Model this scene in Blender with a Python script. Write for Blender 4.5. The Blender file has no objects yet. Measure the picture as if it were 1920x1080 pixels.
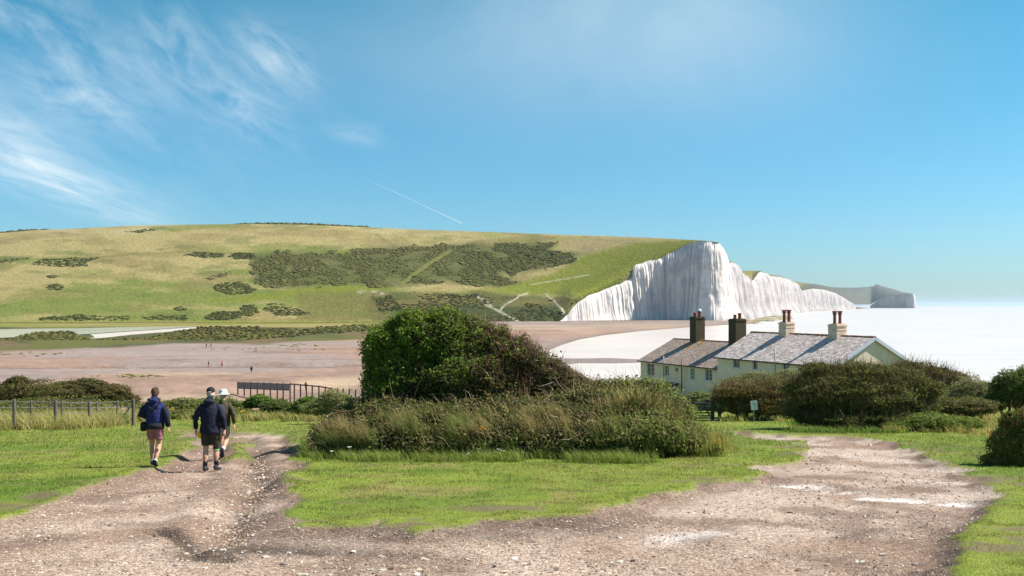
import bpy, math, random
import numpy as np
from mathutils import Matrix, Vector

# ------------------------------------------------------------------ camera, sky, sun, exposure
scene = bpy.context.scene
COL = scene.collection
F, CX, HY, CZ = 1800.0, 960.0, 573.0, 17.0           # focal length in photo pixels, principal column, horizon row, eye height over the sea
cam_d = bpy.data.cameras.new('camera'); cam = bpy.data.objects.new('camera', cam_d); COL.objects.link(cam)
cam.location = (0, 0, CZ); cam.rotation_euler = (math.radians(90), 0, 0)
cam_d.sensor_width = 36; cam_d.lens = 36 * F / 1920; cam_d.shift_y = (HY - 540) / 1920
cam_d.clip_start = 0.1; cam_d.clip_end = 200000
scene.camera = cam

SUN_AZ, SUN_EL = math.radians(83), math.radians(47)   # azimuth to the right of the view axis (+Y)
sd = Vector((math.sin(SUN_AZ) * math.cos(SUN_EL), math.cos(SUN_AZ) * math.cos(SUN_EL), math.sin(SUN_EL)))
sun_d = bpy.data.lights.new('sun', 'SUN'); sun = bpy.data.objects.new('sun', sun_d); COL.objects.link(sun)
sun_d.energy = 5.0; sun_d.angle = math.radians(0.53); sun_d.color = (1.0, 0.94, 0.85)
sun.rotation_euler = (-sd).to_track_quat('-Z', 'Y').to_euler()

world = bpy.data.worlds.new('World'); scene.world = world; world.use_nodes = True
WN, WL = world.node_tree.nodes, world.node_tree.links
WN.clear()
def wn(t, **k):
    n = WN.new(t)
    for a, b in k.items(): setattr(n, a, b)
    return n
def wmath(op, a, b=None, c=None, clamp=False):
    n = WN.new('ShaderNodeMath'); n.operation = op; n.use_clamp = clamp
    for i, v in enumerate((a, b, c)):
        if v is None: continue
        if isinstance(v, (int, float)): n.inputs[i].default_value = v
        else: WL.new(v, n.inputs[i])
    return n.outputs[0]
sky = wn('ShaderNodeTexSky', sky_type='NISHITA', sun_disc=False)
sky.sun_elevation = SUN_EL; sky.sun_rotation = SUN_AZ
sky.altitude = 0; sky.air_density = 1.0; sky.dust_density = 0.6; sky.ozone_density = 2.0
tint = wn('ShaderNodeMix', data_type='RGBA', blend_type='MULTIPLY'); tint.inputs[0].default_value = 1.0
WL.new(sky.outputs[0], tint.inputs[6]); tc = wn('ShaderNodeTexCoord'); sep = wn('ShaderNodeSeparateXYZ'); WL.new(tc.outputs['Generated'], sep.inputs[0])
air = wn('ShaderNodeMapRange'); air.inputs[1].default_value = 0.0; air.inputs[2].default_value = 0.34; WL.new(sep.outputs[2], air.inputs[0])
airc = wn('ShaderNodeMix', data_type='RGBA'); WL.new(air.outputs[0], airc.inputs[0]); airc.inputs[6].default_value = (0.57, 0.84, 1.10, 1); airc.inputs[7].default_value = (0.23, 0.93, 0.94, 1)   # colour of clear sea air, horizon to top of view
air2 = wn('ShaderNodeMapRange'); air2.inputs[1].default_value = 0.34; air2.inputs[2].default_value = 0.75; WL.new(sep.outputs[2], air2.inputs[0])
aird = wn('ShaderNodeMix', data_type='RGBA'); WL.new(air2.outputs[0], aird.inputs[0]); WL.new(airc.outputs[2], aird.inputs[6]); aird.inputs[7].default_value = (0.85, 0.95, 0.98, 1)  # unseen sky overhead made paler and redder, as fill for shaded walls
WL.new(aird.outputs[2], tint.inputs[7])
ysafe = wmath('MAXIMUM', sep.outputs[1], 0.05)
U = wmath('DIVIDE', sep.outputs[0], ysafe); W = wmath('DIVIDE', sep.outputs[2], ysafe)
front = wmath('GREATER_THAN', sep.outputs[1], 0.06)
def cirrus(px, py, lx, ly, ang, nsc, stretch, lo, hi, gain, seed):
    """a wisp of cirrus: soft ellipse on the celestial sphere times stretched noise"""
    u0, w0 = (px - CX) / F, (HY - py) / F
    c, s = math.cos(ang), math.sin(ang)
    du = wmath('SUBTRACT', U, u0); dw = wmath('SUBTRACT', W, w0)
    a = wmath('ADD', wmath('MULTIPLY', du, c), wmath('MULTIPLY', dw, s))
    b = wmath('SUBTRACT', wmath('MULTIPLY', dw, c), wmath('MULTIPLY', du, s))
    a2 = wmath('DIVIDE', a, lx / F); b2 = wmath('DIVIDE', b, ly / F)
    r2 = wmath('ADD', wmath('MULTIPLY', a2, a2), wmath('MULTIPLY', b2, b2))
    m = wmath('POWER', 2.718, wmath('MULTIPLY', r2, -1.0))
    cmb = wn('ShaderNodeCombineXYZ'); WL.new(wmath('MULTIPLY', a, nsc), cmb.inputs[0]); WL.new(wmath('MULTIPLY', b, nsc * stretch), cmb.inputs[1]); cmb.inputs[2].default_value = seed
    nz = wn('ShaderNodeTexNoise'); nz.inputs['Scale'].default_value = 1.0; nz.inputs['Detail'].default_value = 9; nz.inputs['Roughness'].default_value = 0.62; nz.inputs['Distortion'].default_value = 0.5
    WL.new(cmb.outputs[0], nz.inputs['Vector'])
    mr = wn('ShaderNodeMapRange'); mr.inputs[1].default_value = lo; mr.inputs[2].default_value = hi; WL.new(nz.outputs[0], mr.inputs[0])
    return wmath('MULTIPLY', wmath('MULTIPLY', m, mr.outputs[0]), gain)
wisps_and_glow = [cirrus(90, 90, 330, 120, math.radians(-38), 9, 2.6, .38, .80, .45, 1.3),
         cirrus(140, 175, 150, 50, math.radians(-20), 12, 3.0, .36, .78, .5, 4.1),
         cirrus(330, 95, 90, 75, math.radians(-55), 12, 3.0, .40, .80, .48, 7.7),
         cirrus(515, 110, 85, 45, math.radians(-38), 14, 3.4, .36, .76, .68, 2.2),
         cirrus(440, 200, 120, 50, math.radians(-28), 14, 3.0, .38, .78, .55, 9.4),
         cirrus(100, 335, 190, 42, math.radians(-20), 9, 7.0, .38, .70, .85, 5.6),
         cirrus(20, 240, 130, 45, math.radians(-25), 10, 4.0, .34, .75, .55, 3.4),
         cirrus(670, 250, 50, 18, math.radians(-10), 16, 3.0, .36, .75, .45, 6.1),
         cirrus(1130, 40, 480, 190, 0.0, 3, 1.4, .0, .8, .50, 8.8)]  # last entry is a bright glow put into the sky, not a wisp
tot = wisps_and_glow[0]
for w_ in wisps_and_glow[1:]: tot = wmath('ADD', tot, w_)
tot = wmath('MULTIPLY', tot, front); tot = wmath('MINIMUM', tot, 0.85)
cl = wn('ShaderNodeMix', data_type='RGBA'); WL.new(tot, cl.inputs[0]); WL.new(tint.outputs[2], cl.inputs[6]); cl.inputs[7].default_value = (7.0, 7.8, 8.2, 1)
bg = wn('ShaderNodeBackground'); bg.inputs[1].default_value = 0.064; WL.new(cl.outputs[2], bg.inputs[0])
wo = wn('ShaderNodeOutputWorld'); WL.new(bg.outputs[0], wo.inputs[0])

vs = scene.view_settings
vs.view_transform = 'Standard'; vs.look = 'None'; vs.gamma = 1.0; vs.exposure = 1.05; vs.use_curve_mapping = False
scene.render.engine = 'CYCLES'
scene.cycles.max_bounces = 6; scene.cycles.diffuse_bounces = 3; scene.cycles.transparent_max_bounces = 6
scene.cycles.volume_bounces = 0; scene.cycles.use_denoising = True
rng = np.random.default_rng(7); random.seed(7)

# ------------------------------------------------------------------ helpers
def P(px, py, Y): return np.array([(px - CX) / F * Y, Y, CZ - (py - HY) / F * Y])
def hash2(i, j, s):
    h = (i.astype(np.int64) * 374761393 + j.astype(np.int64) * 668265263 + s * 1274126177) & 0xffffffff
    h = ((h ^ (h >> 13)) * 1274126177) & 0xffffffff
    return ((h ^ (h >> 16)) & 0xffff) / 65535.0
def vnoise(x, y, s=0):
    x = np.asarray(x, float); y = np.asarray(y, float)
    i, j = np.floor(x), np.floor(y); fx, fy = x - i, y - j
    fx = fx * fx * (3 - 2 * fx); fy = fy * fy * (3 - 2 * fy)
    a = hash2(i, j, s); b = hash2(i + 1, j, s); c = hash2(i, j + 1, s); d = hash2(i + 1, j + 1, s)
    return (a * (1 - fx) + b * fx) * (1 - fy) + (c * (1 - fx) + d * fx) * fy
def fbm(x, y, s=0, o=4):
    t = 0; a = .5; n = 0
    for k in range(o): t = t + a * vnoise(x * 2 ** k, y * 2 ** k, s + 17 * k); n += a; a *= .5
    return t / n
def sstep(a, b, x):
    t = np.clip((x - a) / (b - a), 0, 1); return t * t * (3 - 2 * t)
def sdpoly(x, y, poly):
    """signed distance, positive inside"""
    d = np.full(np.shape(x), 1e9); ins = np.zeros(np.shape(x), bool); n = len(poly)
    for k in range(n):
        ax, ay = poly[k]; bx, by = poly[(k + 1) % n]
        ex, ey = bx - ax, by - ay; wx, wy = x - ax, y - ay
        t = np.clip((wx * ex + wy * ey) / (ex * ex + ey * ey + 1e-12), 0, 1)
        d = np.minimum(d, (wx - t * ex) ** 2 + (wy - t * ey) ** 2)
        if ey != 0:
            cond = (ay > y) != (by > y)
            ins ^= cond & (x < ex * (y - ay) / ey + ax)
    d = np.sqrt(d); return np.where(ins, d, -d)
def dline(x, y, pts):
    d = np.full(np.shape(x), 1e9)
    for (ax, ay), (bx, by) in zip(pts[:-1], pts[1:]):
        ex, ey = bx - ax, by - ay
        t = np.clip(((x - ax) * ex + (y - ay) * ey) / (ex * ex + ey * ey + 1e-12), 0, 1)
        d = np.minimum(d, (x - ax - t * ex) ** 2 + (y - ay - t * ey) ** 2)
    return np.sqrt(d)
def lerp3(a, b, m): return a * (1 - m[..., None]) + b * m[..., None]
def A3(*c): return np.array(c, float)

class MB:
    """collects vertices, faces and vertex tints; build() links them as one mesh object"""
    def __init__(s): s.v = []; s.f = {}; s.c = []; s.n = 0
    def add(s, v, f, c=None):
        v = np.asarray(v, float).reshape(-1, 3); f = np.asarray(f, np.int64)
        s.v.append(v); s.f.setdefault(f.shape[1], []).append(f + s.n)
        cc = np.ones((len(v), 4)); 
        if c is not None: cc[:, :3] = c
        s.c.append(cc); s.n += len(v); return s
    def box(s, c, size, R=None, col=None):
        h = np.array(size) / 2
        v = np.array([[x, y, z] for x in (-1, 1) for y in (-1, 1) for z in (-1, 1)]) * h
        if R is not None: v = v @ np.asarray(R).T
        return s.add(v + np.array(c), [[0, 1, 3, 2], [4, 6, 7, 5], [0, 4, 5, 1], [2, 3, 7, 6], [0, 2, 6, 4], [1, 5, 7, 3]], col)
    def bar(s, a, b, w, h, col=None, up=(0, 0, 1)):
        a, b = np.array(a, float), np.array(b, float); d = b - a; L = np.linalg.norm(d); d /= L
        r = np.cross(d, up); r /= np.linalg.norm(r) + 1e-9; u = np.cross(r, d)
        return s.box((a + b) / 2, (w, L, h), np.stack([r, d, u], 1), col)
    def tube(s, pts, rad, n=8, col=None, cap=True, flat=None):
        pts = np.array(pts, float); m = len(pts); rad = np.broadcast_to(np.asarray(rad, float).reshape(-1, 1) if np.ndim(rad) < 2 else np.asarray(rad, float), (m, 1 if np.ndim(rad) < 2 else 2))
        if rad.shape[1] == 1: rad = np.repeat(rad, 2, 1)
        T = np.gradient(pts, axis=0); T /= np.linalg.norm(T, axis=1)[:, None] + 1e-9
        V = []
        for k in range(m):
            ref = np.array([1., 0, 0]) if abs(T[k][0]) < .85 else np.array([0, 1., 0])
            x = ref - T[k] * (ref @ T[k]); x /= np.linalg.norm(x); y = np.cross(T[k], x)
            for q in range(n):
                a = 2 * math.pi * q / n; V.append(pts[k] + x * math.cos(a) * rad[k][0] + y * math.sin(a) * rad[k][1])
        Fq = [[k * n + q, k * n + (q + 1) % n, (k + 1) * n + (q + 1) % n, (k + 1) * n + q] for k in range(m - 1) for q in range(n)]
        s0 = s.n; s.add(V, Fq, col)
        if cap:
            V2 = [pts[0], pts[-1]]; b = len(V)
            s.add(V2, [[0, 0, 0]], col) if False else None
            c0 = s.n; s.add(np.array(V2), np.zeros((0, 3), int), col)
            tri = [[c0, s0 + (q + 1) % n, s0 + q] for q in range(n)] + [[c0 + 1, s0 + (m - 1) * n + q, s0 + (m - 1) * n + (q + 1) % n] for q in range(n)]
            s.f.setdefault(3, []).append(np.array(tri))
        return s
    def ball(s, c, r, col=None, sub=1, jit=0.0, g=None):
        V, Fc = ICO[sub]; V = V.copy()
        if jit: V = V * (1 + (g or rng).uniform(-jit, jit, (len(V), 1)))
        return s.add(V * np.array(r) + np.array(c), Fc, col)
    def build(s, name, mat, parent=None, smooth=False, loc=None):
        me = bpy.data.meshes.new(name)
        v = np.concatenate(s.v); me.vertices.add(len(v)); me.vertices.foreach_set('co', v.astype(np.float32).ravel())
        li = []; ls = []; tot = 0
        for k, fl in s.f.items():
            f = np.concatenate(fl)
            if len(f) == 0: continue
            li.append(f.ravel()); ls.append(tot + np.arange(len(f)) * k); tot += len(f) * k
        li = np.concatenate(li); ls = np.concatenate(ls)
        me.loops.add(len(li)); me.loops.foreach_set('vertex_index', li.astype(np.int32))
        me.polygons.add(len(ls)); me.polygons.foreach_set('loop_start', ls.astype(np.int32))
        me.polygons.foreach_set('use_smooth', np.full(len(ls), bool(smooth)))
        at = me.color_attributes.new('Col', 'FLOAT_COLOR', 'POINT'); at.data.foreach_set('color', np.concatenate(s.c).astype(np.float32).ravel())
        me.update(); me.validate()
        if mat: me.materials.append(mat)
        o = bpy.data.objects.new(name, me); COL.objects.link(o)
        if parent is not None: o.parent = parent
        if loc is not None: o.location = loc
        return o
def _ico():
    import bmesh
    out = {}
    for s in (0, 1, 2, 3):
        bm = bmesh.new(); bmesh.ops.create_icosphere(bm, subdivisions=max(s, 1) if s else 1, radius=1)
        bm.verts.ensure_lookup_table()
        if s == 0:
            pass
        out[s] = (np.array([v.co[:] for v in bm.verts]), np.array([[v.index for v in f.verts] for f in bm.faces])); bm.free()
    t = (1 + 5 ** .5) / 2
    return out
ICO = _ico()          # ICO[0], ICO[1]: 20 faces, ICO[2]: 80, ICO[3]: 320
OCT = (np.array([[1, 0, 0], [-1, 0, 0], [0, 1, 0], [0, -1, 0], [0, 0, 1], [0, 0, -1.]]), np.array([[0, 2, 4], [2, 1, 4], [1, 3, 4], [3, 0, 4], [2, 0, 5], [1, 2, 5], [3, 1, 5], [0, 3, 5]]))

def empty(name, loc=(0, 0, 0), rz=0):
    o = bpy.data.objects.new(name, None); COL.objects.link(o); o.location = loc; o.rotation_euler = (0, 0, rz); return o
def tag(o, label=None, cat=None, group=None, kind=None):
    for k, v in (('label', label), ('category', cat), ('group', group), ('kind', kind)):
        if v: o[k] = v
    return o
def gridfaces(nr, nc):
    i = np.arange(nr - 1)[:, None] * nc + np.arange(nc - 1)[None, :]
    return np.stack([i, i + 1, i + nc + 1, i + nc], -1).reshape(-1, 4)

# materials ---------------------------------------------------------
def mat(name, c=(.5, .5, .5), rough=.8, var=.25, scale=5.0, bump=0.0, bscale=None, vcol=False, metal=0.0, transl=0.0, spec=.3, detail=6, stretch=None, c2=None, lo=.35, hi=.65, bdist=.02):
    m = bpy.data.materials.new(name); m.use_nodes = True; N, L = m.node_tree.nodes, m.node_tree.links
    bs = N['Principled BSDF']; bs.inputs['Roughness'].default_value = rough; bs.inputs['Metallic'].default_value = metal; bs.inputs['Specular IOR Level'].default_value = spec
    tcn = N.new('ShaderNodeTexCoord'); mp = N.new('ShaderNodeMapping'); L.new(tcn.outputs['Object'], mp.inputs[0])
    if stretch: mp.inputs['Scale'].default_value = stretch
    nz = N.new('ShaderNodeTexNoise'); nz.inputs['Scale'].default_value = scale; nz.inputs['Detail'].default_value = detail; nz.inputs['Roughness'].default_value = .62; L.new(mp.outputs[0], nz.inputs['Vector'])
    if vcol:
        at = N.new('ShaderNodeVertexColor'); at.layer_name = 'Col'; base = at.outputs[0]
    else:
        rgb = N.new('ShaderNodeRGB'); rgb.outputs[0].default_value = (*c, 1); base = rgb.outputs[0]
    if c2 is not None:
        mr = N.new('ShaderNodeMapRange'); mr.inputs[1].default_value = lo; mr.inputs[2].default_value = hi; L.new(nz.outputs[0], mr.inputs[0])
        mx = N.new('ShaderNodeMix'); mx.data_type = 'RGBA'; L.new(mr.outputs[0], mx.inputs[0]); L.new(base, mx.inputs[6]); mx.inputs[7].default_value = (*c2, 1); base = mx.outputs[2]
    mr2 = N.new('ShaderNodeMapRange'); mr2.inputs[1].default_value = .25; mr2.inputs[2].default_value = .75; mr2.inputs[3].default_value = 1 - var; mr2.inputs[4].default_value = 1 + var
    nz2 = N.new('ShaderNodeTexNoise'); nz2.inputs['Scale'].default_value = scale * 2.7; nz2.inputs['Detail'].default_value = detail; nz2.inputs['Roughness'].default_value = .7; L.new(mp.outputs[0], nz2.inputs['Vector']); L.new(nz2.outputs[0], mr2.inputs[0])
    vm = N.new('ShaderNodeVectorMath'); vm.operation = 'SCALE'; L.new(base, vm.inputs[0]); L.new(mr2.outputs[0], vm.inputs['Scale'])
    L.new(vm.outputs[0], bs.inputs['Base Color'])
    if bump:
        nb = N.new('ShaderNodeTexNoise'); nb.inputs['Scale'].default_value = bscale or scale * 4; nb.inputs['Detail'].default_value = 5; L.new(mp.outputs[0], nb.inputs['Vector'])
        bp = N.new('ShaderNodeBump'); bp.inputs['Strength'].default_value = bump; bp.inputs['Distance'].default_value = bdist; L.new(nb.outputs[0], bp.inputs['Height']); L.new(bp.outputs[0], bs.inputs['Normal'])
    if transl:
        tr = N.new('ShaderNodeBsdfTranslucent'); L.new(vm.outputs[0], tr.inputs[0]); ms = N.new('ShaderNodeMixShader'); ms.inputs[0].default_value = transl
        L.new(bs.outputs[0], ms.inputs[1]); L.new(tr.outputs[0], ms.inputs[2]); L.new(ms.outputs[0], N['Material Output'].inputs[0])
    return m
M = dict(
    ground=mat('ground_soil', vcol=True, var=.38, scale=9, bump=.7, bscale=38, rough=.95, spec=.1, detail=8, bdist=.03),
    hill=mat('downland_grass', vcol=True, var=.5, scale=.10, bump=1.0, bscale=.3, rough=.95, spec=.05, detail=9, bdist=1.2),
    valley=mat('shingle_and_marsh', vcol=True, var=.32, scale=.2, bump=.6, bscale=.7, rough=.95, spec=.1, detail=9, bdist=.4),
    leaf=mat('leaves', vcol=True, var=.1, scale=2, rough=.55, spec=.18, transl=.45),
    grass=mat('grass_blades', vcol=True, var=.05, scale=2, rough=.6, spec=.25, transl=.5),
    scrub=mat('far_scrub', vcol=True, var=.4, scale=.5, rough=.9, spec=.05, bump=1, bscale=1.2, bdist=.6),
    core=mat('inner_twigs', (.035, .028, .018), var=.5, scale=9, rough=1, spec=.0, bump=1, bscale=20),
    bark=mat('bark', (.10, .075, .05), var=.4, scale=12, rough=.95, bump=.6),
    twig=mat('twigs', vcol=True, var=.2, scale=5, rough=.9, spec=.1),
    stone=mat('flint_and_chalk_stones', vcol=True, var=.3, scale=25, rough=.8, spec=.3, bump=.3),
)

def gravel_cells(m):
    N, L = m.node_tree.nodes, m.node_tree.links; bs = N['Principled BSDF']; src = bs.inputs['Base Color'].links[0].from_socket; at = [n for n in N if n.type == 'VERTEX_COLOR'][0]; tcn = [n for n in N if n.type == 'TEX_COORD'][0]
    prev = src; hs = []
    for sc, lo, hi in ((24, .72, 1.30), (62, .62, 1.42)):
        v = N.new('ShaderNodeTexVoronoi'); v.inputs['Scale'].default_value = sc; L.new(tcn.outputs['Object'], v.inputs['Vector'])
        sx = N.new('ShaderNodeSeparateColor'); L.new(v.outputs['Color'], sx.inputs[0]); mr = N.new('ShaderNodeMapRange'); mr.inputs[3].default_value = lo; mr.inputs[4].default_value = hi; L.new(sx.outputs[0], mr.inputs[0])
        mx = N.new('ShaderNodeMix'); mx.data_type = 'FLOAT'; mx.inputs[2].default_value = 1.0; L.new(at.outputs['Alpha'], mx.inputs[0]); L.new(mr.outputs[0], mx.inputs[3])
        sc_ = N.new('ShaderNodeVectorMath'); sc_.operation = 'SCALE'; L.new(prev, sc_.inputs[0]); L.new(mx.outputs[0], sc_.inputs['Scale']); prev = sc_.outputs[0]
    L.new(prev, bs.inputs['Base Color'])
gravel_cells(M['ground'])
# ------------------------------------------------------------------ the ground under the foreground
S0 = 0.089
def gplane(Y): return CZ - 1.7 - S0 * Y
def crest(X): return 58 + 50 * sstep(2, 14, X)
def gbase(X, Y):
    d = np.maximum(0, Y - crest(X)); return gplane(Y) - .10 * d * d / (d + 15) + .16 * (fbm(X * .12, Y * .12, 5, 3) - .5) * sstep(3, 14, Y)
def G(px, py):
    Y = 1.7 / ((py - HY) / F - S0); return ((px - CX) / F * Y, Y)
TRACK_PX = [(-260, 1060), (-40, 990), (60, 957), (130, 931), (200, 906), (250, 887), (310, 868), (345, 842), (362, 822), (335, 812), (352, 805), (420, 808), (470, 811), (545, 815), (562, 835), (580, 868), (555, 890), (535, 905), (560, 935), (550, 965), (565, 990), (700, 984), (800, 996), (900, 977), (1060, 966), (1200, 938), (1300, 920), (1430, 905), (1442, 890), (1415, 880), (1500, 862), (1525, 845), (1500, 828), (1365, 814), (1365, 809), (1480, 815), (1560, 817), (1660, 828), (1740, 850), (1800, 880), (1860, 920), (1872, 955), (1800, 1030), (1750, 1085), (1650, 1250), (1560, 1500), (-800, 1500)]
TRACK = [G(*p) for p in TRACK_PX]
GULLY = [G(*p) for p in [(470, 815), (478, 850), (476, 880), (482, 905), (455, 930), (438, 955), (430, 985), (400, 1010)]]
PIT = [G(*p) for p in [(285, 985), (318, 992), (345, 1008), (368, 1030), (420, 1036)]]
DARK_STRIP = [G(*p) for p in [(380, 1030), (460, 1022), (560, 1020), (660, 1025), (770, 1030)]]  # darker, shallowly sunken strip across the track
DARK_STRIP2 = [G(*p) for p in [(560, 1000), (720, 1000), (900, 990), (1080, 980)]]  # broader darker band on the track
CHALK_PUDDLE = [G(*p) for p in [(1495, 903), (1560, 912), (1620, 925), (1690, 930), (1785, 936)]]  # chalky puddle, its white sky reflection put into the colour
CHALK2 = [G(*p) for p in [(1250, 1000), (1330, 990)]]
DARKR = [G(*p) for p in [(1580, 1003), (1650, 985)]]
EDGE_R = [G(*p) for p in [(1872, 945), (1810, 1020), (1755, 1075), (1700, 1150)]]
GISL = [[G(*p) for p in [(425, 822), (455, 820), (462, 842), (450, 862), (430, 856), (440, 838)]], [G(*p) for p in [(1600, 905), (1640, 880), (1690, 885), (1650, 900)]]]
def track_sd(X, Y):
    wx = X + .55 * (fbm(X * 1.1, Y * .8, 3, 4) - .5) * np.clip(Y / 14, .6, 2.2); wy = Y + 1.6 * (fbm(X * .9, Y * .7, 9, 4) - .5) * np.clip(Y / 14, .6, 2.2)
    s = sdpoly(wx, wy, TRACK) + .34 * (fbm(X * 3.1, Y * 2.2, 19, 3) - .5)
    s = np.minimum(s, -sdpoly(wx, wy, GISL[0]))
    return s
def relief(X, Y, s):
    on = sstep(-.05, .35, s); near = 1 / (1 + (np.maximum(Y, 0) / 30) ** 2)
    z = -.10 * on
    z = z + on * (.06 * (fbm(X * .7, Y * .7, 21, 3) - .5) + .05 * (fbm(X * 7, Y * 7, 22, 4) - .5) * near) + (1 - on) * .07 * (fbm(X * 1.6, Y * 1.2, 23, 3) - .5)
    z = z - .11 * np.exp(-(dline(X, Y, GULLY) / .24) ** 2) * (.5 + fbm(X * 2, Y * 2, 31, 2)) + .05 * np.exp(-((dline(X, Y, GULLY) - .6) / .25) ** 2)
    z = z - .085 * np.exp(-(dline(X, Y, PIT) / .12) ** 2) * (.4 + 1.2 * fbm(X * 4, Y * 4, 33, 2)) - .03 * np.exp(-(dline(X, Y, DARK_STRIP) / .25) ** 2)
    z = z - .04 * np.exp(-(dline(X, Y, CHALK_PUDDLE) / .5) ** 2)
    z = z + .05 * np.exp(-((s + .15) / .16) ** 2) * (fbm(X * 3, Y * 3, 41, 2))          # raised turf lip
    return z
def gz(X, Y):
    X = np.asarray(X, float); Y = np.asarray(Y, float); return gbase(X, Y) + relief(X, Y, track_sd(X, Y))
def build_ground():
    ys = [-3.0]
    while ys[-1] < 175:
        y = ys[-1]; ys.append(y + (min(max(y * y / 3060 * 2.0, .055), 1.4) if y > 7.5 else .25))
    ys = np.array(ys); us = np.linspace(-.78, .78, 600)
    Y, Uu = np.meshgrid(ys, us, indexing='ij'); X = Uu * (Y + 12)
    s = track_sd(X, Y); Z = gbase(X, Y) + relief(X, Y, s)
    lawn = A3(.150, .190, .030); lush = A3(.095, .150, .020); dry = A3(.22, .18, .070); soil = A3(.12, .085, .062)
    n1 = fbm(X * .35, Y * .35, 51, 4); n2 = fbm(X * 1.3, Y * .9, 52, 4)
    c = lerp3(lush[None, None], lawn[None, None], sstep(.3, .6, n1)); c = lerp3(c, dry[None, None], .55 * sstep(.52, .72, n2) * (.4 + .6 * sstep(.4, .6, fbm(X * .2, Y * .2, 53, 3))))
    bare = sstep(.60, .70, fbm(X * .8, Y * 1.3, 54, 4)) * sstep(-3.5, -.1, s) ; c = lerp3(c, soil[None, None], .8 * bare)
    gr = lerp3(A3(.215, .150, .111)[None, None], A3(.325, .252, .203)[None, None], sstep(.35, .7, fbm(X * .5, Y * .5, 61, 4)))
    gr = lerp3(gr, A3(.135, .092, .070)[None, None], .75 * sstep(.50, .68, fbm(X * .9 + 9, Y * .7, 62, 5)))
    edge = np.exp(-((s - .15) / .35) ** 2); gr = lerp3(gr, A3(.125, .085, .066)[None, None], .65 * edge)
    dk = np.exp(-(dline(X, Y, PIT) / .20) ** 2) + .9 * np.exp(-(dline(X, Y, DARK_STRIP) / .30) ** 2) + .6 * np.exp(-(dline(X, Y, DARK_STRIP2) / .7) ** 2) + .45 * np.exp(-(dline(X, Y, GULLY) / .3) ** 2) + .9 * np.exp(-(dline(X, Y, DARKR) / .18) ** 2) + .5 * np.exp(-(dline(X, Y, EDGE_R) / .25) ** 2)
    gr = lerp3(gr, A3(.050, .038, .031)[None, None], np.clip(dk, 0, 1) * (.45 + .8 * np.clip(n2, 0, .7)))
    ck = np.exp(-(dline(X, Y + .6 * (n2 - .5), CHALK_PUDDLE) / .32) ** 2) + .35 * np.exp(-(dline(X, Y, CHALK2) / .25) ** 2)
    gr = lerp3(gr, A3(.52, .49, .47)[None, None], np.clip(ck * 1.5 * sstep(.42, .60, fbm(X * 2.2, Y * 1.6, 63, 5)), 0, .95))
    rs = sstep(2, 9, X) * sstep(10, 16, Y); gr = lerp3(gr, A3(.38, .315, .27)[None, None], .7 * rs * sstep(.4, .65, fbm(X * 1.4, Y, 64, 4)))
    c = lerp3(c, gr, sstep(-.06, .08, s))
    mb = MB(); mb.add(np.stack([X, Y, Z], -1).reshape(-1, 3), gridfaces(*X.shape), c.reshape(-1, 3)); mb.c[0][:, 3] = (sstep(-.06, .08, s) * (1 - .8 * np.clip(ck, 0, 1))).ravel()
    return tag(mb.build('ground', M['ground'], smooth=True), 'grassy clifftop ground with forking chalky gravel track', kind='structure')
GROUND = build_ground()

# ------------------------------------------------------------------ sea, beach and valley floor
def pz0(px, py, z=0.0): Y = (CZ - z) / ((py - HY) / F); return ((px - CX) / F * Y, Y)
SEA_PX = [(1500, 577), (1470, 590), (1440, 597), (1420, 606), (1370, 609), (1300, 613), (1200, 621), (1130, 629), (1085, 637), (1050, 648), (1030, 657), (1024, 664), (1032, 671), (1080, 673), (1150, 671.5), (1205, 674), (1206, 680), (1150, 681.5), (1085, 681), (1062, 684), (1090, 700), (1120, 720), (1130, 800), (1600, 900), (5000, 900), (5000, 577)]
SEA = [pz0(*p) for p in SEA_PX]
POOLS_PX = [[(-60, 619), (70, 617), (150, 616), (240, 614), (378, 612.5), (372, 616), (320, 622), (255, 627), (200, 633), (150, 634), (165, 627), (140, 621), (80, 622), (40, 630), (-60, 634)]]
POOLS = [[pz0(*p, z=.3) for p in q] for q in POOLS_PX]
BV = {}
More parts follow.
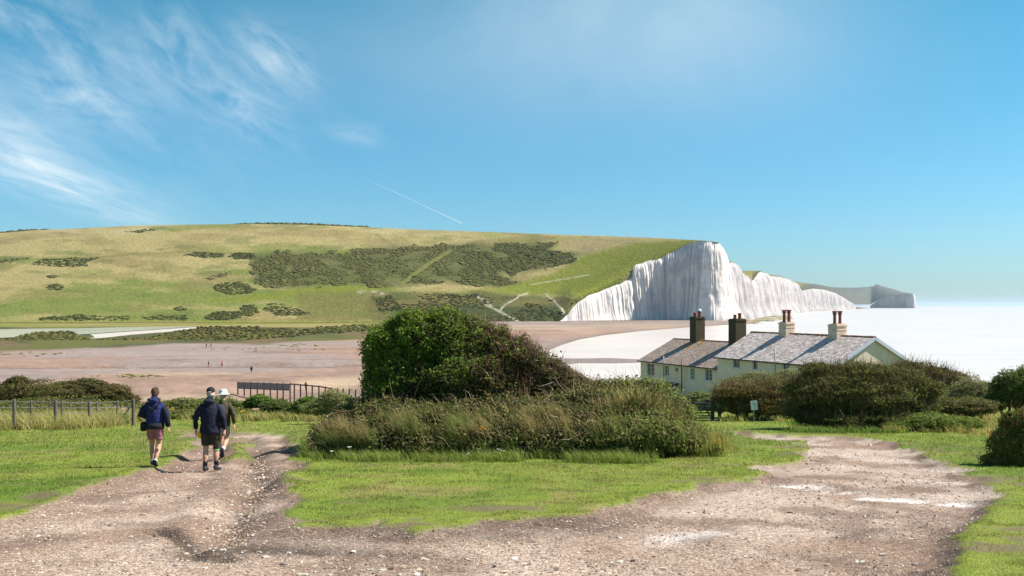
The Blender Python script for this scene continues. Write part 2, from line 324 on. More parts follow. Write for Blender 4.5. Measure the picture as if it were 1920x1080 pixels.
def build_valley():
    rows = np.concatenate([np.linspace(600, 640, 75), np.linspace(640.6, 722, 110), np.linspace(723, 800, 22)])
    pxs = np.linspace(-420, 1560, 420)
    R, PX = np.meshgrid(rows, pxs, indexing='ij')
    Y = 16 * F / (R - HY); X = (PX - CX) / F * Y
    s = -sdpoly(X, Y, SEA); z = np.clip(s * .07, -2, 1.3) + sstep(18, 60, s) * .5
    pool = sdpoly(X + 6 * (fbm(X * .03, Y * .03, 71, 3) - .5), Y + 20 * (fbm(X * .02, Y * .03, 72, 3) - .5), POOLS[0]); z = np.where(pool > -12, np.minimum(z, .3 - pool * .08), z)
    z = z + .35 * (fbm(X * .015, Y * .03, 73, 4) - .5) * sstep(5, 30, s) * (pool < -5)
    # shingle bank: steps along the beach
    wob = 9 * (fbm(PX * .004, R * .0, 74, 3) - .5)
    bank = lambda r0, h, w, x0, x1: h * sstep(-w, w, (R + wob) - r0) * sstep(x0, x0 + 80, PX) * (1 - sstep(x1 - 80, x1, PX))
    z = z - bank(686, .9, 1.2, -600, 700) * sstep(3, 12, s) + bank(716, .8, 2, 200, 470) * sstep(3, 12, s)
    z = np.where((R < 645) & (PX < 760), z * (1 - .75 * sstep(645, 632, R) * sstep(760, 690, PX)), z)
    wn_ = 26 * (fbm(PX * .006, R * .03, 75, 4) - .5); r2 = R + wn_ * .5
    shA = A3(.235, .158, .120); shB = A3(.215, .170, .150); tan = A3(.29, .215, .15); field = A3(.085, .086, .024); dryf = A3(.21, .17, .065); marsh = A3(.055, .060, .024); mud = A3(.115, .08, .042)
    band = fbm(PX * .0025, (R + wob) * .085, 76, 4)
    c = lerp3(shA[None, None], shB[None, None], sstep(.42, .58, band)); c = lerp3(c, tan[None, None], .8 * sstep(.58, .72, fbm(PX * .003, R * .06, 77, 3)))
    c = lerp3(c, A3(.15, .10, .075)[None, None], .6 * sstep(.60, .68, fbm(PX * .006, (R + wob) * .14, 78, 4)))
    fb = fbm(PX * .005, (R + wob) * .42, 83, 4); c = c * (1 + .34 * (fb - .5) + .22 * (fbm(PX * .05, R * .6, 84, 3) - .5))[..., None]
    for r0, x0, x1, k_, w_ in ((671, -100, 420, .35, 1.0), (677, 380, 760, .4, 1.0), (693, -100, 240, .4, .7), (703, 150, 700, .35, .8), (712, 330, 420, .6, 1.1), (709, 500, 700, .5, .8), (655, 300, 720, .3, 1.0)):
        ln_ = np.exp(-(((R + wob * 1.4 + 5 * (fbm(PX * .012, R * 0 + r0, 85, 3) - .5)) - r0) / w_) ** 2) * sstep(x0, x0 + 60, PX) * sstep(x1, x1 - 60, PX); c = lerp3(c, A3(.10, .075, .058)[None, None], k_ * ln_ * sstep(.25, .55, fbm(PX * .03, R * .2 + r0, 86, 3)))
    dkl = np.exp(-(((R + wob) - 687.5) / .9) ** 2) * (PX < 700); c = lerp3(c, A3(.11, .085, .07)[None, None], .8 * dkl * sstep(.2, .5, fbm(PX * .02, R * .1, 79, 3)))
    c = lerp3(c, A3(.37, .28, .19)[None, None], .85 * sstep(0, 14, sdpoly(PX, r2, [(520, 716), (560, 706), (640, 700), (760, 702), (760, 730), (640, 735), (560, 728)])))
    # marsh and fields above the beach edge
    edge = np.interp(PX, [-400, 0, 100, 300, 480, 620, 700, 760, 900], [664, 663, 660, 652, 648, 640, 634, 626, 600]) 
    up = sstep(-3, 3, edge - r2); mix = fbm(PX * .008, R * .09, 80, 4)
    low = lerp3(marsh[None, None], field[None, None], sstep(.40, .62, mix)); low = lerp3(low, mud[None, None], .8 * sstep(.5, .62, fbm(PX * .01 + 5, R * .08, 81, 3)))
    c = lerp3(c, low, up)
    top = sstep(-1.5, 1.5, 612 - R + 2 * (mix - .5)) * (PX < 900); c = lerp3(c, lerp3(dryf[None, None], A3(.15, .15, .035)[None, None], sstep(.4, .6, fbm(PX * .004, R * .2, 82, 3))), top * (1 - sstep(680, 800, PX)))
    wet = np.exp(-(s / 7) ** 2); c = lerp3(c, A3(.135, .105, .09)[None, None], .6 * wet)
    bar = sstep(668, 670, R) * sstep(1, -1, R - 684) * sstep(1015, 1035, PX); c = lerp3(c, A3(.17, .145, .13)[None, None], bar)
    BV['p'] = np.stack([X, Y, z], -1).reshape(-1, 3)
    mb = MB(); mb.add(BV['p'], gridfaces(*X.shape), c.reshape(-1, 3))
    return tag(mb.build('beach', M['valley'], smooth=True), 'shingle beach and marshy valley floor below the downs', kind='structure')
BEACH = build_valley()

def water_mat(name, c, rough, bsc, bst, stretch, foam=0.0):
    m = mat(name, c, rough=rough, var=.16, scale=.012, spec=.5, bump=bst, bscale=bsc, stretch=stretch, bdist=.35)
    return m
sea_m = water_mat('pale_glare_sea', (.55, .475, .42), .28, .16, .8, (.30, 1.0, 1.0))  # sun glare on the milky water is put into this pale base colour
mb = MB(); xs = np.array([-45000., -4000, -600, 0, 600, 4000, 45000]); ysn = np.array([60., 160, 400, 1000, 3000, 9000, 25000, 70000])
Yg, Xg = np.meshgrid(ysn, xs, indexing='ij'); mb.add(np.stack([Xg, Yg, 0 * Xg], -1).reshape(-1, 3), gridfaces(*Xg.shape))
tag(mb.build('sea', sea_m), 'glare-whitened milky sea reaching to the horizon', kind='structure')
lag_m = water_mat('lagoon_water', (.45, .46, .46), .12, .5, .1, (1, 1, 1))  # sky reflection put into the light base colour
xa, ya = pz0(-150, 640, .3); xb, yb = pz0(420, 609, .3)
mb = MB(); mb.add([[xa * 3.2, ya, .3], [xb, ya, .3], [xb, yb, .3], [xa * 3.2, yb, .3]], [[0, 1, 2, 3]])
tag(mb.build('lagoon', lag_m), 'still silver lagoon winding through the marsh', kind='structure')

# ------------------------------------------------------------------ the downs and the chalk cliffs
def tab(pts, sm=0):
    a = np.array(pts, float)
    if sm:
        x = np.arange(a[0, 0], a[-1, 0] + 1, 2.0); y = np.interp(x, a[:, 0], a[:, 1]); k = np.exp(-np.linspace(-2.2, 2.2, int(sm * 2.2) | 1) ** 2 / 2); k /= k.sum(); h = len(k) // 2
        yp = np.concatenate([2 * y[0] - y[h:0:-1], y, 2 * y[-1] - y[-2:-h - 2:-1]]); y = np.convolve(yp, k, 'valid'); return lambda q: np.interp(q, x, y)
    return lambda q: np.interp(q, a[:, 0], a[:, 1])
SKYL = tab([(-500, 470), (-200, 450), (0, 437), (60, 432), (150, 428), (250, 423), (350, 421), (450, 420), (560, 421), (690, 426), (800, 431), (950, 436), (1050, 440), (1150, 443), (1250, 447), (1300, 450), (1325, 451.5), (1348, 455)])
LOWR = tab([(-500, 605), (900, 605), (1035, 605), (1046, 603), (1062, 592), (1072, 578), (1085, 566), (1100, 556), (1140, 541), (1170, 528), (1185, 519), (1187, 503), (1192, 497), (1214, 489), (1240, 485), (1247, 479), (1262, 472), (1285, 459), (1305, 453), (1325, 452), (1348, 455.5)])
YSK = tab([(-500, 1500), (600, 1420), (900, 1360), (1040, 1300), (1150, 1230), (1250, 1130), (1325, 1040), (1348, 1015)], 70)
YVF = tab([(-500, 905), (900, 915), (1035, 925), (1120, 905), (1348, 800)], 60)          # depth of the hill's (partly eroded) foot
LSM = None
def hill_pt(px, row):
    """point of the hillside that shows at this photo position"""
    S = SKYL(px); g = np.clip((605 - row) / np.maximum(605 - S, .01), 0, 1)
    t = 1 - (1 - g) ** (1 / 1.30); Y = YVF(px) + (YSK(px) - YVF(px)) * t
    return np.stack([(px - CX) / F * Y, Y, CZ - (row - HY) / F * Y], -1)
LSM = tab([(q, float(LOWR(q))) for q in range(900, 1349, 2)], 90)
def edge_y(px): return hill_pt(px, LSM(px))[..., 1]
SCRUB = [(468, 478), (520, 474), (640, 474), (700, 464), (800, 462), (870, 456), (960, 455), (1010, 452), (1045, 455), (1030, 470), (1082, 476), (1070, 492), (1020, 505), (985, 512), (940, 512), (975, 528), (930, 536), (880, 534), (840, 526), (760, 535), (730, 540), (660, 532), (600, 535), (540, 540), (500, 538), (470, 530), (478, 515), (466, 500)]
def hill_colour(PX, R):
    wx = PX + 22 * (fbm(PX * .03, R * .07, 91, 4) - .5); wy = R + 9 * (fbm(PX * .03 + 7, R * .07, 92, 4) - .5)
    straw = A3(.245, .205, .086); pale = A3(.265, .230, .118); green = A3(.116, .136, .030); bright = A3(.122, .140, .016); olive = A3(.062, .068, .018)
    n = fbm(PX * .006, R * .045, 93, 5); n2 = fbm(PX * .02, R * .12, 94, 4)
    gmix = np.interp(wy, [420, 450, 478, 500, 540, 565, 605], [.26, .18, .40, .36, .54, .66, .62])
    c = lerp3(straw[None, None], green[None, None], np.clip(sstep(.38, .64, n * .7 + n2 * .3 + (gmix - .5) * .55), 0, 1))
    c = lerp3(c, pale[None, None], .7 * sstep(.5, .7, fbm(PX * .004, R * .03, 95, 3)) * sstep(520, 440, wy))
    c = lerp3(c, A3(.150, .118, .045)[None, None], .55 * sstep(.52, .70, fbm(PX * .011 + 3, R * .075, 96, 5))); c = lerp3(c, A3(.07, .088, .022)[None, None], .45 * sstep(.60, .74, fbm(PX * .02 + 9, R * .11, 89, 5)))
    def region(poly, soft): return sstep(-soft, soft, sdpoly(wx, wy, poly))
    c = lerp3(c, bright[None, None], .9 * region([(1085, 482), (1130, 466), (1200, 455), (1360, 446), (1360, 470), (1195, 505), (1110, 560), (1040, 556), (930, 552), (880, 546), (960, 535), (1040, 512), (1075, 495)], 5))
    c = lerp3(c, A3(.205, .165, .082)[None, None], .65 * region([(1045, 447), (1200, 446), (1180, 457), (1090, 476), (1060, 470)], 9))
    c = lerp3(c, bright[None, None], .8 * region([(380, 566), (480, 552), (600, 536), (700, 533), (745, 541), (700, 546), (600, 551), (480, 566)], 4))
    c = lerp3(c, bright[None, None], .6 * region([(580, 472), (700, 466), (690, 470), (640, 478)], 3))
    bank = region([(1090, 560), (1075, 575), (1060, 610), (700, 610), (690, 575), (700, 548), (900, 546), (990, 556)], 4)
    c = lerp3(c, lerp3(olive[None, None], A3(.10, .086, .028)[None, None], sstep(.42, .62, n2)), .9 * bank)
    bank2 = region([(560, 548), (700, 546), (700, 605), (560, 602)], 8); c = lerp3(c, A3(.10, .088, .027)[None, None], .6 * bank2)
    dk = sstep(-3, 3, sdpoly(wx, wy, [(850, 572), (1075, 575), (1050, 612), (880, 612)])); c = lerp3(c, A3(.034, .046, .015)[None, None], .85 * dk)
    c = lerp3(c, A3(.058, .066, .019)[None, None], .8 * region(SCRUB, 7))
    c = lerp3(c, A3(.13, .135, .035)[None, None], .8 * np.exp(-(dline(wx, wy, [(845, 470), (800, 498), (752, 533)]) / 3) ** 2))
    c = lerp3(c, A3(.09, .088, .036)[None, None], .7 * np.exp(-(dline(PX, R, [(705, 440), (742, 462)]) / 1.8) ** 2))
    c = lerp3(c, A3(.095, .10, .022)[None, None], .6 * np.exp(-(dline(PX, R + 3 * (n2 - .5), [(0, 487), (110, 486), (230, 478), (350, 473), (460, 474)]) / 2) ** 2))
    foot = sstep(598, 604, R) * (PX < 800); c = lerp3(c, A3(.15, .15, .035)[None, None], .8 * foot)
    scar = np.exp(-(dline(PX, R, [(675, 547), (720, 549)]) / 3.2) ** 2) * sstep(.4, .6, fbm(PX * .12, R * .3, 97, 3)); c = lerp3(c, A3(.34, .31, .26)[None, None], .8 * scar)
    for pts, w in (([(888, 552), (900, 558), (912, 571), (935, 583), (958, 596), (970, 602)], 1.7), ([(893, 556), (913, 563), (922, 574)], 1.0), ([(988, 550), (974, 555), (966, 562), (948, 572), (938, 581)], 1.5), ([(1024, 551), (1032, 560), (1042, 568), (1050, 577), (1058, 586), (1048, 598)], 1.6), ([(995, 532), (1040, 526), (1070, 521), (1106, 516)], .8)):
        c = lerp3(c, A3(.40, .36, .30)[None, None], .85 * np.exp(-(dline(PX + 5 * (fbm(PX * .1, R * .12, 98, 3) - .5), R + 3 * (n2 - .5), pts) / w) ** 2) * (.5 + .6 * vnoise(PX * .2, R * .3, 99)))
    return c
def hill_noise(X, Y): return 3.0 * (fbm(X * .012, Y * .008, 101, 3) - .5) + .9 * (fbm(X * .06, Y * .04, 102, 3) - .5)
def build_hill():
    pxs = np.unique(np.concatenate([np.linspace(-480, 860, 330), np.linspace(860, 1120, 200), np.linspace(1120, 1348, 150)])); ts = np.concatenate([np.linspace(0, 1, 124), np.linspace(1.05, 2.2, 8)])
    T, PX = np.meshgrid(ts, pxs, indexing='ij'); Lr, Sr = LOWR(PX), SKYL(PX)
    g = 1 - (1 - np.clip(T, 0, 1)) ** 1.30; R = Lr + (Sr - Lr) * g
    back = np.maximum(T - 1, 0); Yh = hill_pt(PX, R)[..., 1]; eb = (1 - sstep(0, 42, LSM(PX) - R)) * sstep(1036, 1075, PX); Y = Yh + (edge_y(PX) - Yh) * eb + back * 300
    X = (PX - CX) / F * Y; Z = CZ - (R - HY) / F * Y
    zt = CZ - (Sr - HY) / F * YSK(PX); Z = np.where(T > 1, zt - 40 * back - 60 * back ** 2, Z)
    fade = sstep(0, .12, T) * (1 - sstep(.9, 1.0, T)) * (1 - .9 * sstep(1040, 1300, PX))
    Z = Z + hill_noise(X, Y) * fade
    c = hill_colour(PX, R)
    mb = MB(); mb.add(np.stack([X, Y, Z], -1).reshape(-1, 3), gridfaces(*X.shape), c.reshape(-1, 3))
    return tag(mb.build('hill', M['hill'], smooth=True), 'broad grassy down rising beyond the valley', kind='structure')
HILL = build_hill()

chalk_m = mat('chalk', (.80, .775, .755), var=.10, scale=.05, rough=.95, spec=.05, bump=.8, bscale=.22, c2=(.62, .585, .585), lo=.45, hi=.72, stretch=(1.0, .6, .16), bdist=1.6, detail=10)
def build_cliff(name, st, label, n, amp, lean, parent=None, tone=1.0, ns=1.0):
    st = np.array(st, float)                         # px, Y of top edge, top row, foot height
    d = np.concatenate([[0], np.cumsum(np.hypot(np.diff(st[:, 0]) / F * st[1:, 1], np.diff(st[:, 1])))])
    s = np.linspace(0, d[-1], n); px = np.interp(s, d, st[:, 0]); Yt = np.interp(s, d, st[:, 1]); row = np.interp(s, d, st[:, 2])
    Xt = (px - CX) / F * Yt; Zt = CZ - (row - HY) / F * Yt + (vnoise(s * .15 / ns, s * 0, 5) - .5) * amp * .25
    tx, ty = np.gradient(Xt), np.gradient(Yt); k = max(3, n // 40); ker = np.ones(k) / k
    tx = np.convolve(np.pad(tx, k, mode='edge'), ker, 'same')[k:-k]; ty = np.convolve(np.pad(ty, k, mode='edge'), ker, 'same')[k:-k]
    ln = np.hypot(tx, ty); nx, ny = ty / ln, -tx / ln                       # outward, to the sea
    v = np.linspace(0, 1, 56)[:, None]; H = np.maximum(Zt - .2, .3)[None]
    hh = np.clip(H / 50, .05, 1.3)
    big = np.abs(fbm(s * .020 / ns, s * 0 + 3, 11, 2) - .5) * 1.6; mid = np.abs(2 * vnoise(s * .07 / ns, s * 0 + 9, 12) - 1); fine = vnoise(s * .22 / ns, s * 0, 13)
    out = v * H * lean + amp * hh * (sstep(0, .25, v) * (1.3 * big[None] * (.4 + .6 * v) + .75 * mid[None] * (.35 + .65 * v)) + .45 * fine[None] * sstep(0, .1, v) + .30 * vnoise(s * .7 / ns, s * 0, 23)[None] * sstep(0, .06, v) + .14 * np.abs(2 * vnoise(s[None] * 1.5 / ns + v * .6, v * H * .05, 27) - 1) * sstep(0, .04, v))
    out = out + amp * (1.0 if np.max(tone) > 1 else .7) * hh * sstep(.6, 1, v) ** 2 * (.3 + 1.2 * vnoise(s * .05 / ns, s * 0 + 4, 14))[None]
    out = out + amp * .42 * hh * (fbm(s[None] * .2 / ns + v * 1.5, v * H * .10 / ns + s[None] * 0, 15, 3) - .5) * sstep(0, .08, v)
    X = Xt[None] + nx[None] * out; Y = Yt[None] + ny[None] * out; Z = Zt[None] - v * (H + 1.2)
    # colour of the rock itself: clean chalk, grey weathered faces, ochre seep lines
    st_ = fbm(s * .05 / ns, s * 0 + 2, 16, 3)[None] + 0 * v; n3 = fbm(s[None] * .10 / ns, v * H * .04 / ns, 17, 4)
    c = lerp3(A3(.60, .555, .51)[None, None], A3(.47, .43, .415)[None, None], sstep(.42, .62, .55 * st_ + .45 * n3))
    c = lerp3(c, A3(.32, .29, .29)[None, None], .6 * sstep(.60, .74, n3)); c = lerp3(c, A3(.55, .48, .37)[None, None], .35 * sstep(.6, .75, fbm(s[None] * .3 / ns, v * 3, 18, 3)))
    c = lerp3(c, A3(.34, .31, .305)[None, None], .7 * sstep(.52, .70, fbm(s[None] * .45 / ns, v * 1.6 + s[None] * 0, 24, 3))); c = lerp3(c, A3(.64, .60, .555)[None, None], .6 * sstep(.55, .7, fbm(s[None] * .16 / ns + 40, v * .8 + s[None] * 0, 25, 3)))
    c = lerp3(c, A3(.24, .26, .12)[None, None], .8 * (1 - sstep(0, .03, v)) * (vnoise(s * .3 / ns, s * 0, 19)[None] > .55))
    zz = Z + 0 * v; wv = 1.6 * (fbm(s[None] * .03 / ns, v * 0 + s[None] * 0, 31, 3) - .5)
    band = np.exp(-(np.abs(((zz + wv * 2) / (6.5 * ns)) % 1 - .5) / .06) ** 2) * sstep(.35, .6, fbm(s[None] * .08 / ns, zz * .05 / ns, 32, 3))           # flint bands
    crack = np.exp(-(np.abs(fbm(s[None] * .20 / ns + .25 * (fbm(s[None] * .1, zz * .12 / ns, 34, 3) - .5), zz * .012 / ns, 33, 3) - .5) / .012) ** 2) * sstep(.42, .6, fbm(s[None] * .05 / ns, zz * .06 / ns, 35, 3))
    blot = sstep(.56, .72, fbm(s[None] * .07 / ns, zz * .07 / ns, 36, 5))
    c = lerp3(c, A3(.30, .28, .29)[None, None], np.clip(.30 * band + .55 * crack + .40 * blot, 0, .7))
    c = c * tone  # tone counters the sun: shaded near cliff lightened, sunlit far cliffs darkened
    mb = MB(); mb.add(np.stack([X, Y, Z], -1).reshape(-1, 3), gridfaces(*X.shape)[:, ::-1], c.reshape(-1, 3))
    return tag(mb.build(name, CH, parent, smooth=True), label, kind='structure')
CH = mat('chalk_face', vcol=True, var=.12, scale=.05, rough=.95, spec=.05, bump=.7, bscale=.25, stretch=(1.0, .7, .2), bdist=1.2, detail=9)
near_px = [1036, 1046, 1062, 1072, 1085, 1100, 1120, 1140, 1155, 1170, 1185, 1187, 1192, 1214, 1240, 1247, 1262, 1285, 1305, 1325, 1346]
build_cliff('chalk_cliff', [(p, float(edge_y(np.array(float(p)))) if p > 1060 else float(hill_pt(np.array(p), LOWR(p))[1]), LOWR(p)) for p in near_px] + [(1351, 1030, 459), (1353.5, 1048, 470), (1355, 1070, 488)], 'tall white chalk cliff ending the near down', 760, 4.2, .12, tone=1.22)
FARC = [(1353, 1085, 486), (1362, 1120, 490), (1378, 1200, 494), (1384, 1240, 507), (1398, 1350, 516), (1410, 1430, 527), (1424, 1520, 509), (1438, 1650, 512), (1442, 1750, 517), (1462, 1950, 519), (1480, 2200, 524), (1494, 2500, 531), (1500, 2650, 546), (1512, 2800, 543), (1525, 2950, 541), (1545, 3200, 543), (1565, 3500, 549), (1585, 3900, 560), (1604, 4400, 573)]
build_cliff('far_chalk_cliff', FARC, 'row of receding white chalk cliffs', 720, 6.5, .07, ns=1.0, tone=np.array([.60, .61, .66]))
HEAD = [(1632, 6700, 573), (1645, 6620, 563), (1660, 6550, 556.5), (1680, 6500, 553), (1700, 6420, 551.5), (1712, 6400, 551), (1714, 6500, 552.5), (1714.5, 7000, 556)]
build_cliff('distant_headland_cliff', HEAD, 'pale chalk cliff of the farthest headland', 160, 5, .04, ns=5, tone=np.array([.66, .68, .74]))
def build_far_land():
    lo = tab([(1350, 489), (1362, 490), (1378, 494), (1384, 507), (1398, 516), (1410, 527), (1424, 509), (1438, 512), (1442, 517), (1462, 519), (1480, 524), (1494, 531), (1500, 546), (1512, 543), (1525, 541), (1545, 543), (1565, 549), (1585, 560), (1604, 571), (1632, 571), (1645, 563), (1660, 556.5), (1680, 553), (1700, 551.5), (1712, 551), (1714, 552)])
    yl = tab([(a, b) for a, b, _ in FARC] + [(1632, 6700), (1712, 6400), (1714, 6500)])
    sk = tab([(1350, 480), (1362, 487), (1378, 493), (1386, 508), (1425, 507.5), (1440, 514), (1465, 518), (1490, 528), (1510, 531), (1530, 532.5), (1560, 538.5), (1600, 539.5), (1628, 538), (1645, 535), (1660, 538), (1675, 542), (1690, 547), (1705, 549.5), (1714, 551)])
    ysk = tab([(1350, 1300), (1384, 1700), (1425, 1800), (1465, 2600), (1490, 4000), (1520, 5600), (1600, 7000), (1714, 6800)])
    pxs = np.unique(np.concatenate([np.linspace(1350, 1714, 240), [1384, 1410, 1424, 1494, 1500]])); ts = np.concatenate([np.linspace(0, 1, 26), [1.3, 1.8, 2.5]])
    T, PX = np.meshgrid(ts, pxs, indexing='ij'); l, k = lo(PX), np.minimum(sk(PX), lo(PX) - .15)
    R = l + (k - l) * (1 - (1 - np.clip(T, 0, 1)) ** 1.4); Y0 = yl(PX); Y1 = np.maximum(ysk(PX), Y0 + 90); Y = Y0 + (Y1 - Y0) * T
    Z = CZ - (R - HY) / F * Y; zt = CZ - (k - HY) / F * Y1; Z = np.where(T > 1, zt - 50 * (T - 1), Z)
    c = lerp3(A3(.115, .122, .032)[None, None], A3(.17, .14, .06)[None, None], sstep(.4, .65, fbm(PX * .03, R * .15, 110, 4)))
    c = lerp3(c, A3(.075, .080, .072)[None, None], .92 * sstep(1480, 1530, PX))  # greying by distance haze put into the colour of the far downs
    mb = MB(); mb.add(np.stack([(PX - CX) / F * Y, Y, Z], -1).reshape(-1, 3), gridfaces(*PX.shape), c.reshape(-1, 3))
    tag(mb.build('far_hill', M['hill'], smooth=True), 'hazy green downs above the far cliffs', kind='structure')
build_far_land()
# ------------------------------------------------------------------ cottages
TH = math.atan(.41)
XD = np.array([math.sin(TH), -math.cos(TH)]); YD = np.array([math.cos(TH), math.sin(TH)])
HRZ = math.atan2(XD[1], XD[0])
paint = mat('cream_render', (.92, .66, .49), var=.12, scale=1.2, rough=.9, c2=(.82, .59, .43), bump=.2, bscale=12)
paint2 = mat('pale_cream_render', (.93, .69, .54), var=.12, scale=1.2, rough=.9, c2=(.84, .62, .48), bump=.2, bscale=12)
gablep = mat('gable_render', (.74, .58, .48), var=.14, scale=.9, rough=.9, c2=(.62, .49, .39), bump=.2, bscale=12)
slate_m = mat('slates', vcol=True, var=.22, scale=3, rough=.65, spec=.4, bump=.3, bscale=20)
under_m = mat('roof_boards', (.10, .09, .085), rough=.9)
ridge_m = mat('ridge_clay', (.30, .13, .055), var=.35, scale=4, rough=.9, c2=(.16, .10, .07))
trim_m = mat('lilac_grey_paint', (.50, .51, .62), var=.06, scale=3, rough=.6)
white_m = mat('white_paint', (.74, .75, .74), var=.06, scale=4, rough=.5)
glass_m = mat('window_glass', (.035, .045, .05), var=.1, scale=1, rough=.06, spec=.6)
pipe_g = mat('grey_pipe', (.30, .31, .36), rough=.5); pipe_b = mat('rusty_pipe', (.20, .10, .065), rough=.7, var=.3); dark_m = mat('dark_gutter', (.045, .045, .045), rough=.6)
stack_dark = mat('dark_render_stack', (.050, .038, .022), var=.3, scale=2.5, rough=.95, c2=(.075, .060, .030), bump=.4)
stack_pale = mat('lichened_pale_stack', (.76, .58, .47), var=.18, scale=2.2, rough=.95, c2=(.52, .42, .29), bump=.4)
pot_m = mat('terracotta_pot', (.22, .065, .045), var=.25, scale=6, rough=.85)
cap_m = mat('pale_cowl', (.75, .75, .75), rough=.5)
def fx(O, px, row):
    """photo position -> (distance along the front wall, height) on the wall through O"""
    u = (px - CX) / F; s = (u * O[1] - O[0]) / (XD[0] - u * XD[1]); Y = O[1] + s * XD[1]; return s, CZ - (row - HY) / F * Y
def slope_slates(mb, L, x0, d_len, eave, us, nn, tones, g, orange):
    d = 0.0; r = 0
    while d < d_len - .05:
        x = x0 - (.14 if r % 2 else 0); w_run = x0 + L
        while x < w_run:
            w = .27 + g.uniform(-.012, .012); xa, xb = max(x, x0), min(x + w - .008, w_run)
            if xb - xa > .05:
                h = .26; th = .012 + g.uniform(0, .012); base = np.array(eave) + us * d + nn * (.012 + g.uniform(0, .006))
                a = np.array([[xa, 0, 0], [xb, 0, 0]]); lowp = base + nn * th; up = base + us * min(h, d_len - d + .02) + nn * .002
                v = [lowp + a[0], lowp + a[1], up + a[1], up + a[0], base + a[0] - nn * .008, base + a[1] - nn * .008]
                t = tones[g.integers(len(tones))] * g.uniform(.82, 1.16)
                if orange is not None:
                    q = orange(x, d / d_len)
                    if g.random() < q: t = A3(.34, .20, .07) * g.uniform(.7, 1.1)
                mb.add(v, [[0, 1, 2, 3], [4, 5, 1, 0], [5, 2, 1, 1], [4, 0, 3, 3]] if False else [[0, 1, 2, 3], [4, 5, 1, 0]], t)
            x += w
        d += .19; r += 1
def cottage(name, label, O, L, hw, zb, ze, zr, wins, stacks, pipes, tones, wallm, orange, right_gable, seed):
    g = np.random.default_rng(seed); oh = .28
    root = empty(name, (O[0], O[1], 0), HRZ); tag(root, label, 'cottage', 'coastguard cottages above the beach')
    sl = (zr - ze) / (hw + oh); zt = ze + oh * sl - .04; ang = math.atan(sl)
    mb = MB(); cuts = sorted(wins, key=lambda w: w[0]); x = 0.0
    for (a, b, c, d, *_ ) in cuts:
        mb.box(((x + a) / 2, .15, (zb + zt) / 2), (a - x, .3, zt - zb)); mb.box(((a + b) / 2, .15, (zb + c) / 2), (b - a, .3, c - zb)); mb.box(((a + b) / 2, .15, (d + zt) / 2), (b - a, .3, zt - d)); x = b
    mb.box(((x + L) / 2, .15, (zb + zt) / 2), (L - x, .3, zt - zb)); mb.box((L / 2, 2 * hw - .15, (zb + zt) / 2), (L, .3, zt - zb))
    mb.build('wall', wallm, root)
    for e, (xa, xb) in enumerate(((.003, .3), (L - .3, L + .012))):
        mb = MB(); pr = [(.31 if False else 0.305, zb), (2 * hw - .305, zb), (2 * hw - .305, zt + .305 * sl - .03), (hw, zr - .10), (.305, zt + .305 * sl - .03)]
        V = [(xa, y, z) for y, z in pr] + [(xb, y, z) for y, z in pr]
        mb.add(V, [[0, 1, 2, 3, 4], [9, 8, 7, 6, 5]]); mb.add(V, [[k, k + 5, (k + 1) % 5 + 5, (k + 1) % 5] for k in range(5)])
        if e and right_gable: mb.box((L - .146, .15, (zb + zt) / 2), (.316, .304, zt - zb - .01))
        mb.build('gable_wall', gablep if e else wallm, root)
    # roof
    rl = math.hypot(hw + oh, zr - ze); x0, x1 = -.15, L + (.22 if right_gable else 0.0)
    for side in (0, 1):
        us = np.array([0, math.cos(ang), math.sin(ang)]) if side == 0 else np.array([0, -math.cos(ang), math.sin(ang)])
        nn = np.array([0, -math.sin(ang), math.cos(ang)]) if side == 0 else np.array([0, math.sin(ang), math.cos(ang)])
        e0 = np.array([0, -oh if side == 0 else 2 * hw + oh, ze])
        mb = MB(); q = [e0 - nn * .05, e0, e0 + us * rl, e0 + us * rl - nn * .05]
        V = [p + np.array([x0, 0, 0]) for p in q] + [p + np.array([x1, 0, 0]) for p in q]
        mb.add(V, [[0, 1, 2, 3], [7, 6, 5, 4], [1, 5, 6, 2], [0, 4, 5, 1], [3, 7, 4, 0]])
        roof = mb.build('roof', under_m, root)
        mb = MB(); slope_slates(mb, x1 - x0, x0, rl, e0, us, nn, tones, g, orange if side == 0 else None)
        tag(mb.build('slates', slate_m, roof), kind='stuff')
    mb = MB(); x = x0
    while x < x1 - .05:
        e = min(x + .44, x1); j = g.uniform(-.008, .008)
        V = [(xx, hw + dy, zr + dz + .03 + j) for xx in (x, e - .012) for dy, dz in ((-.16, -.075), (-.09, .01), (0, .05), (.09, .01), (.16, -.075))]
        mb.add(V, [[k, k + 5, k + 6, k + 1] for k in range(4)]); x = e
    mb.build('ridge_tiles', ridge_m, roof)
    MB().tube([(x0, -oh - .05, ze - .04), (x1 - .1, -oh - .05, ze - .04)], .055, 8).build('gutter', dark_m, root, smooth=True)
    if right_gable:
        for sgn in (0, 1):
            a = np.array([L + .20, -oh if sgn == 0 else 2 * hw + oh, ze - .10]); b = np.array([L + .20, hw, zr - .10])
            if sgn: a = a + 0
            mb = MB(); mb.bar(a, b, .05, .26, up=(1, 0, 0) if False else (0, 0, 1)); mb.build('bargeboard', trim_m, root)
    # windows
    for (a, b, c, d, st) in wins:
        w = empty('window', ((a + b) / 2, 0, c)); w.parent = root; W_, H_ = b - a, d - c
        fm = white_m if st != 2 else trim_m
        mb = MB(); t = .06
        for xx in (-W_ / 2 + t / 2 + .002, W_ / 2 - t / 2 - .002) + ((0,) if st == 1 else ()): mb.box((xx, .10, H_ / 2), (t, .07, H_ - .004))
        for zz in (t / 2 + .002, H_ - t / 2 - .002): mb.box((0, .10, zz), (W_ - 2 * t - .01, .066, t))
        if st != 3:
            for kz in (1 / 3, 2 / 3): mb.box((0, .105, H_ * kz), (W_ - 2 * t, .03, .022))
        mb.build('frame', fm, w)
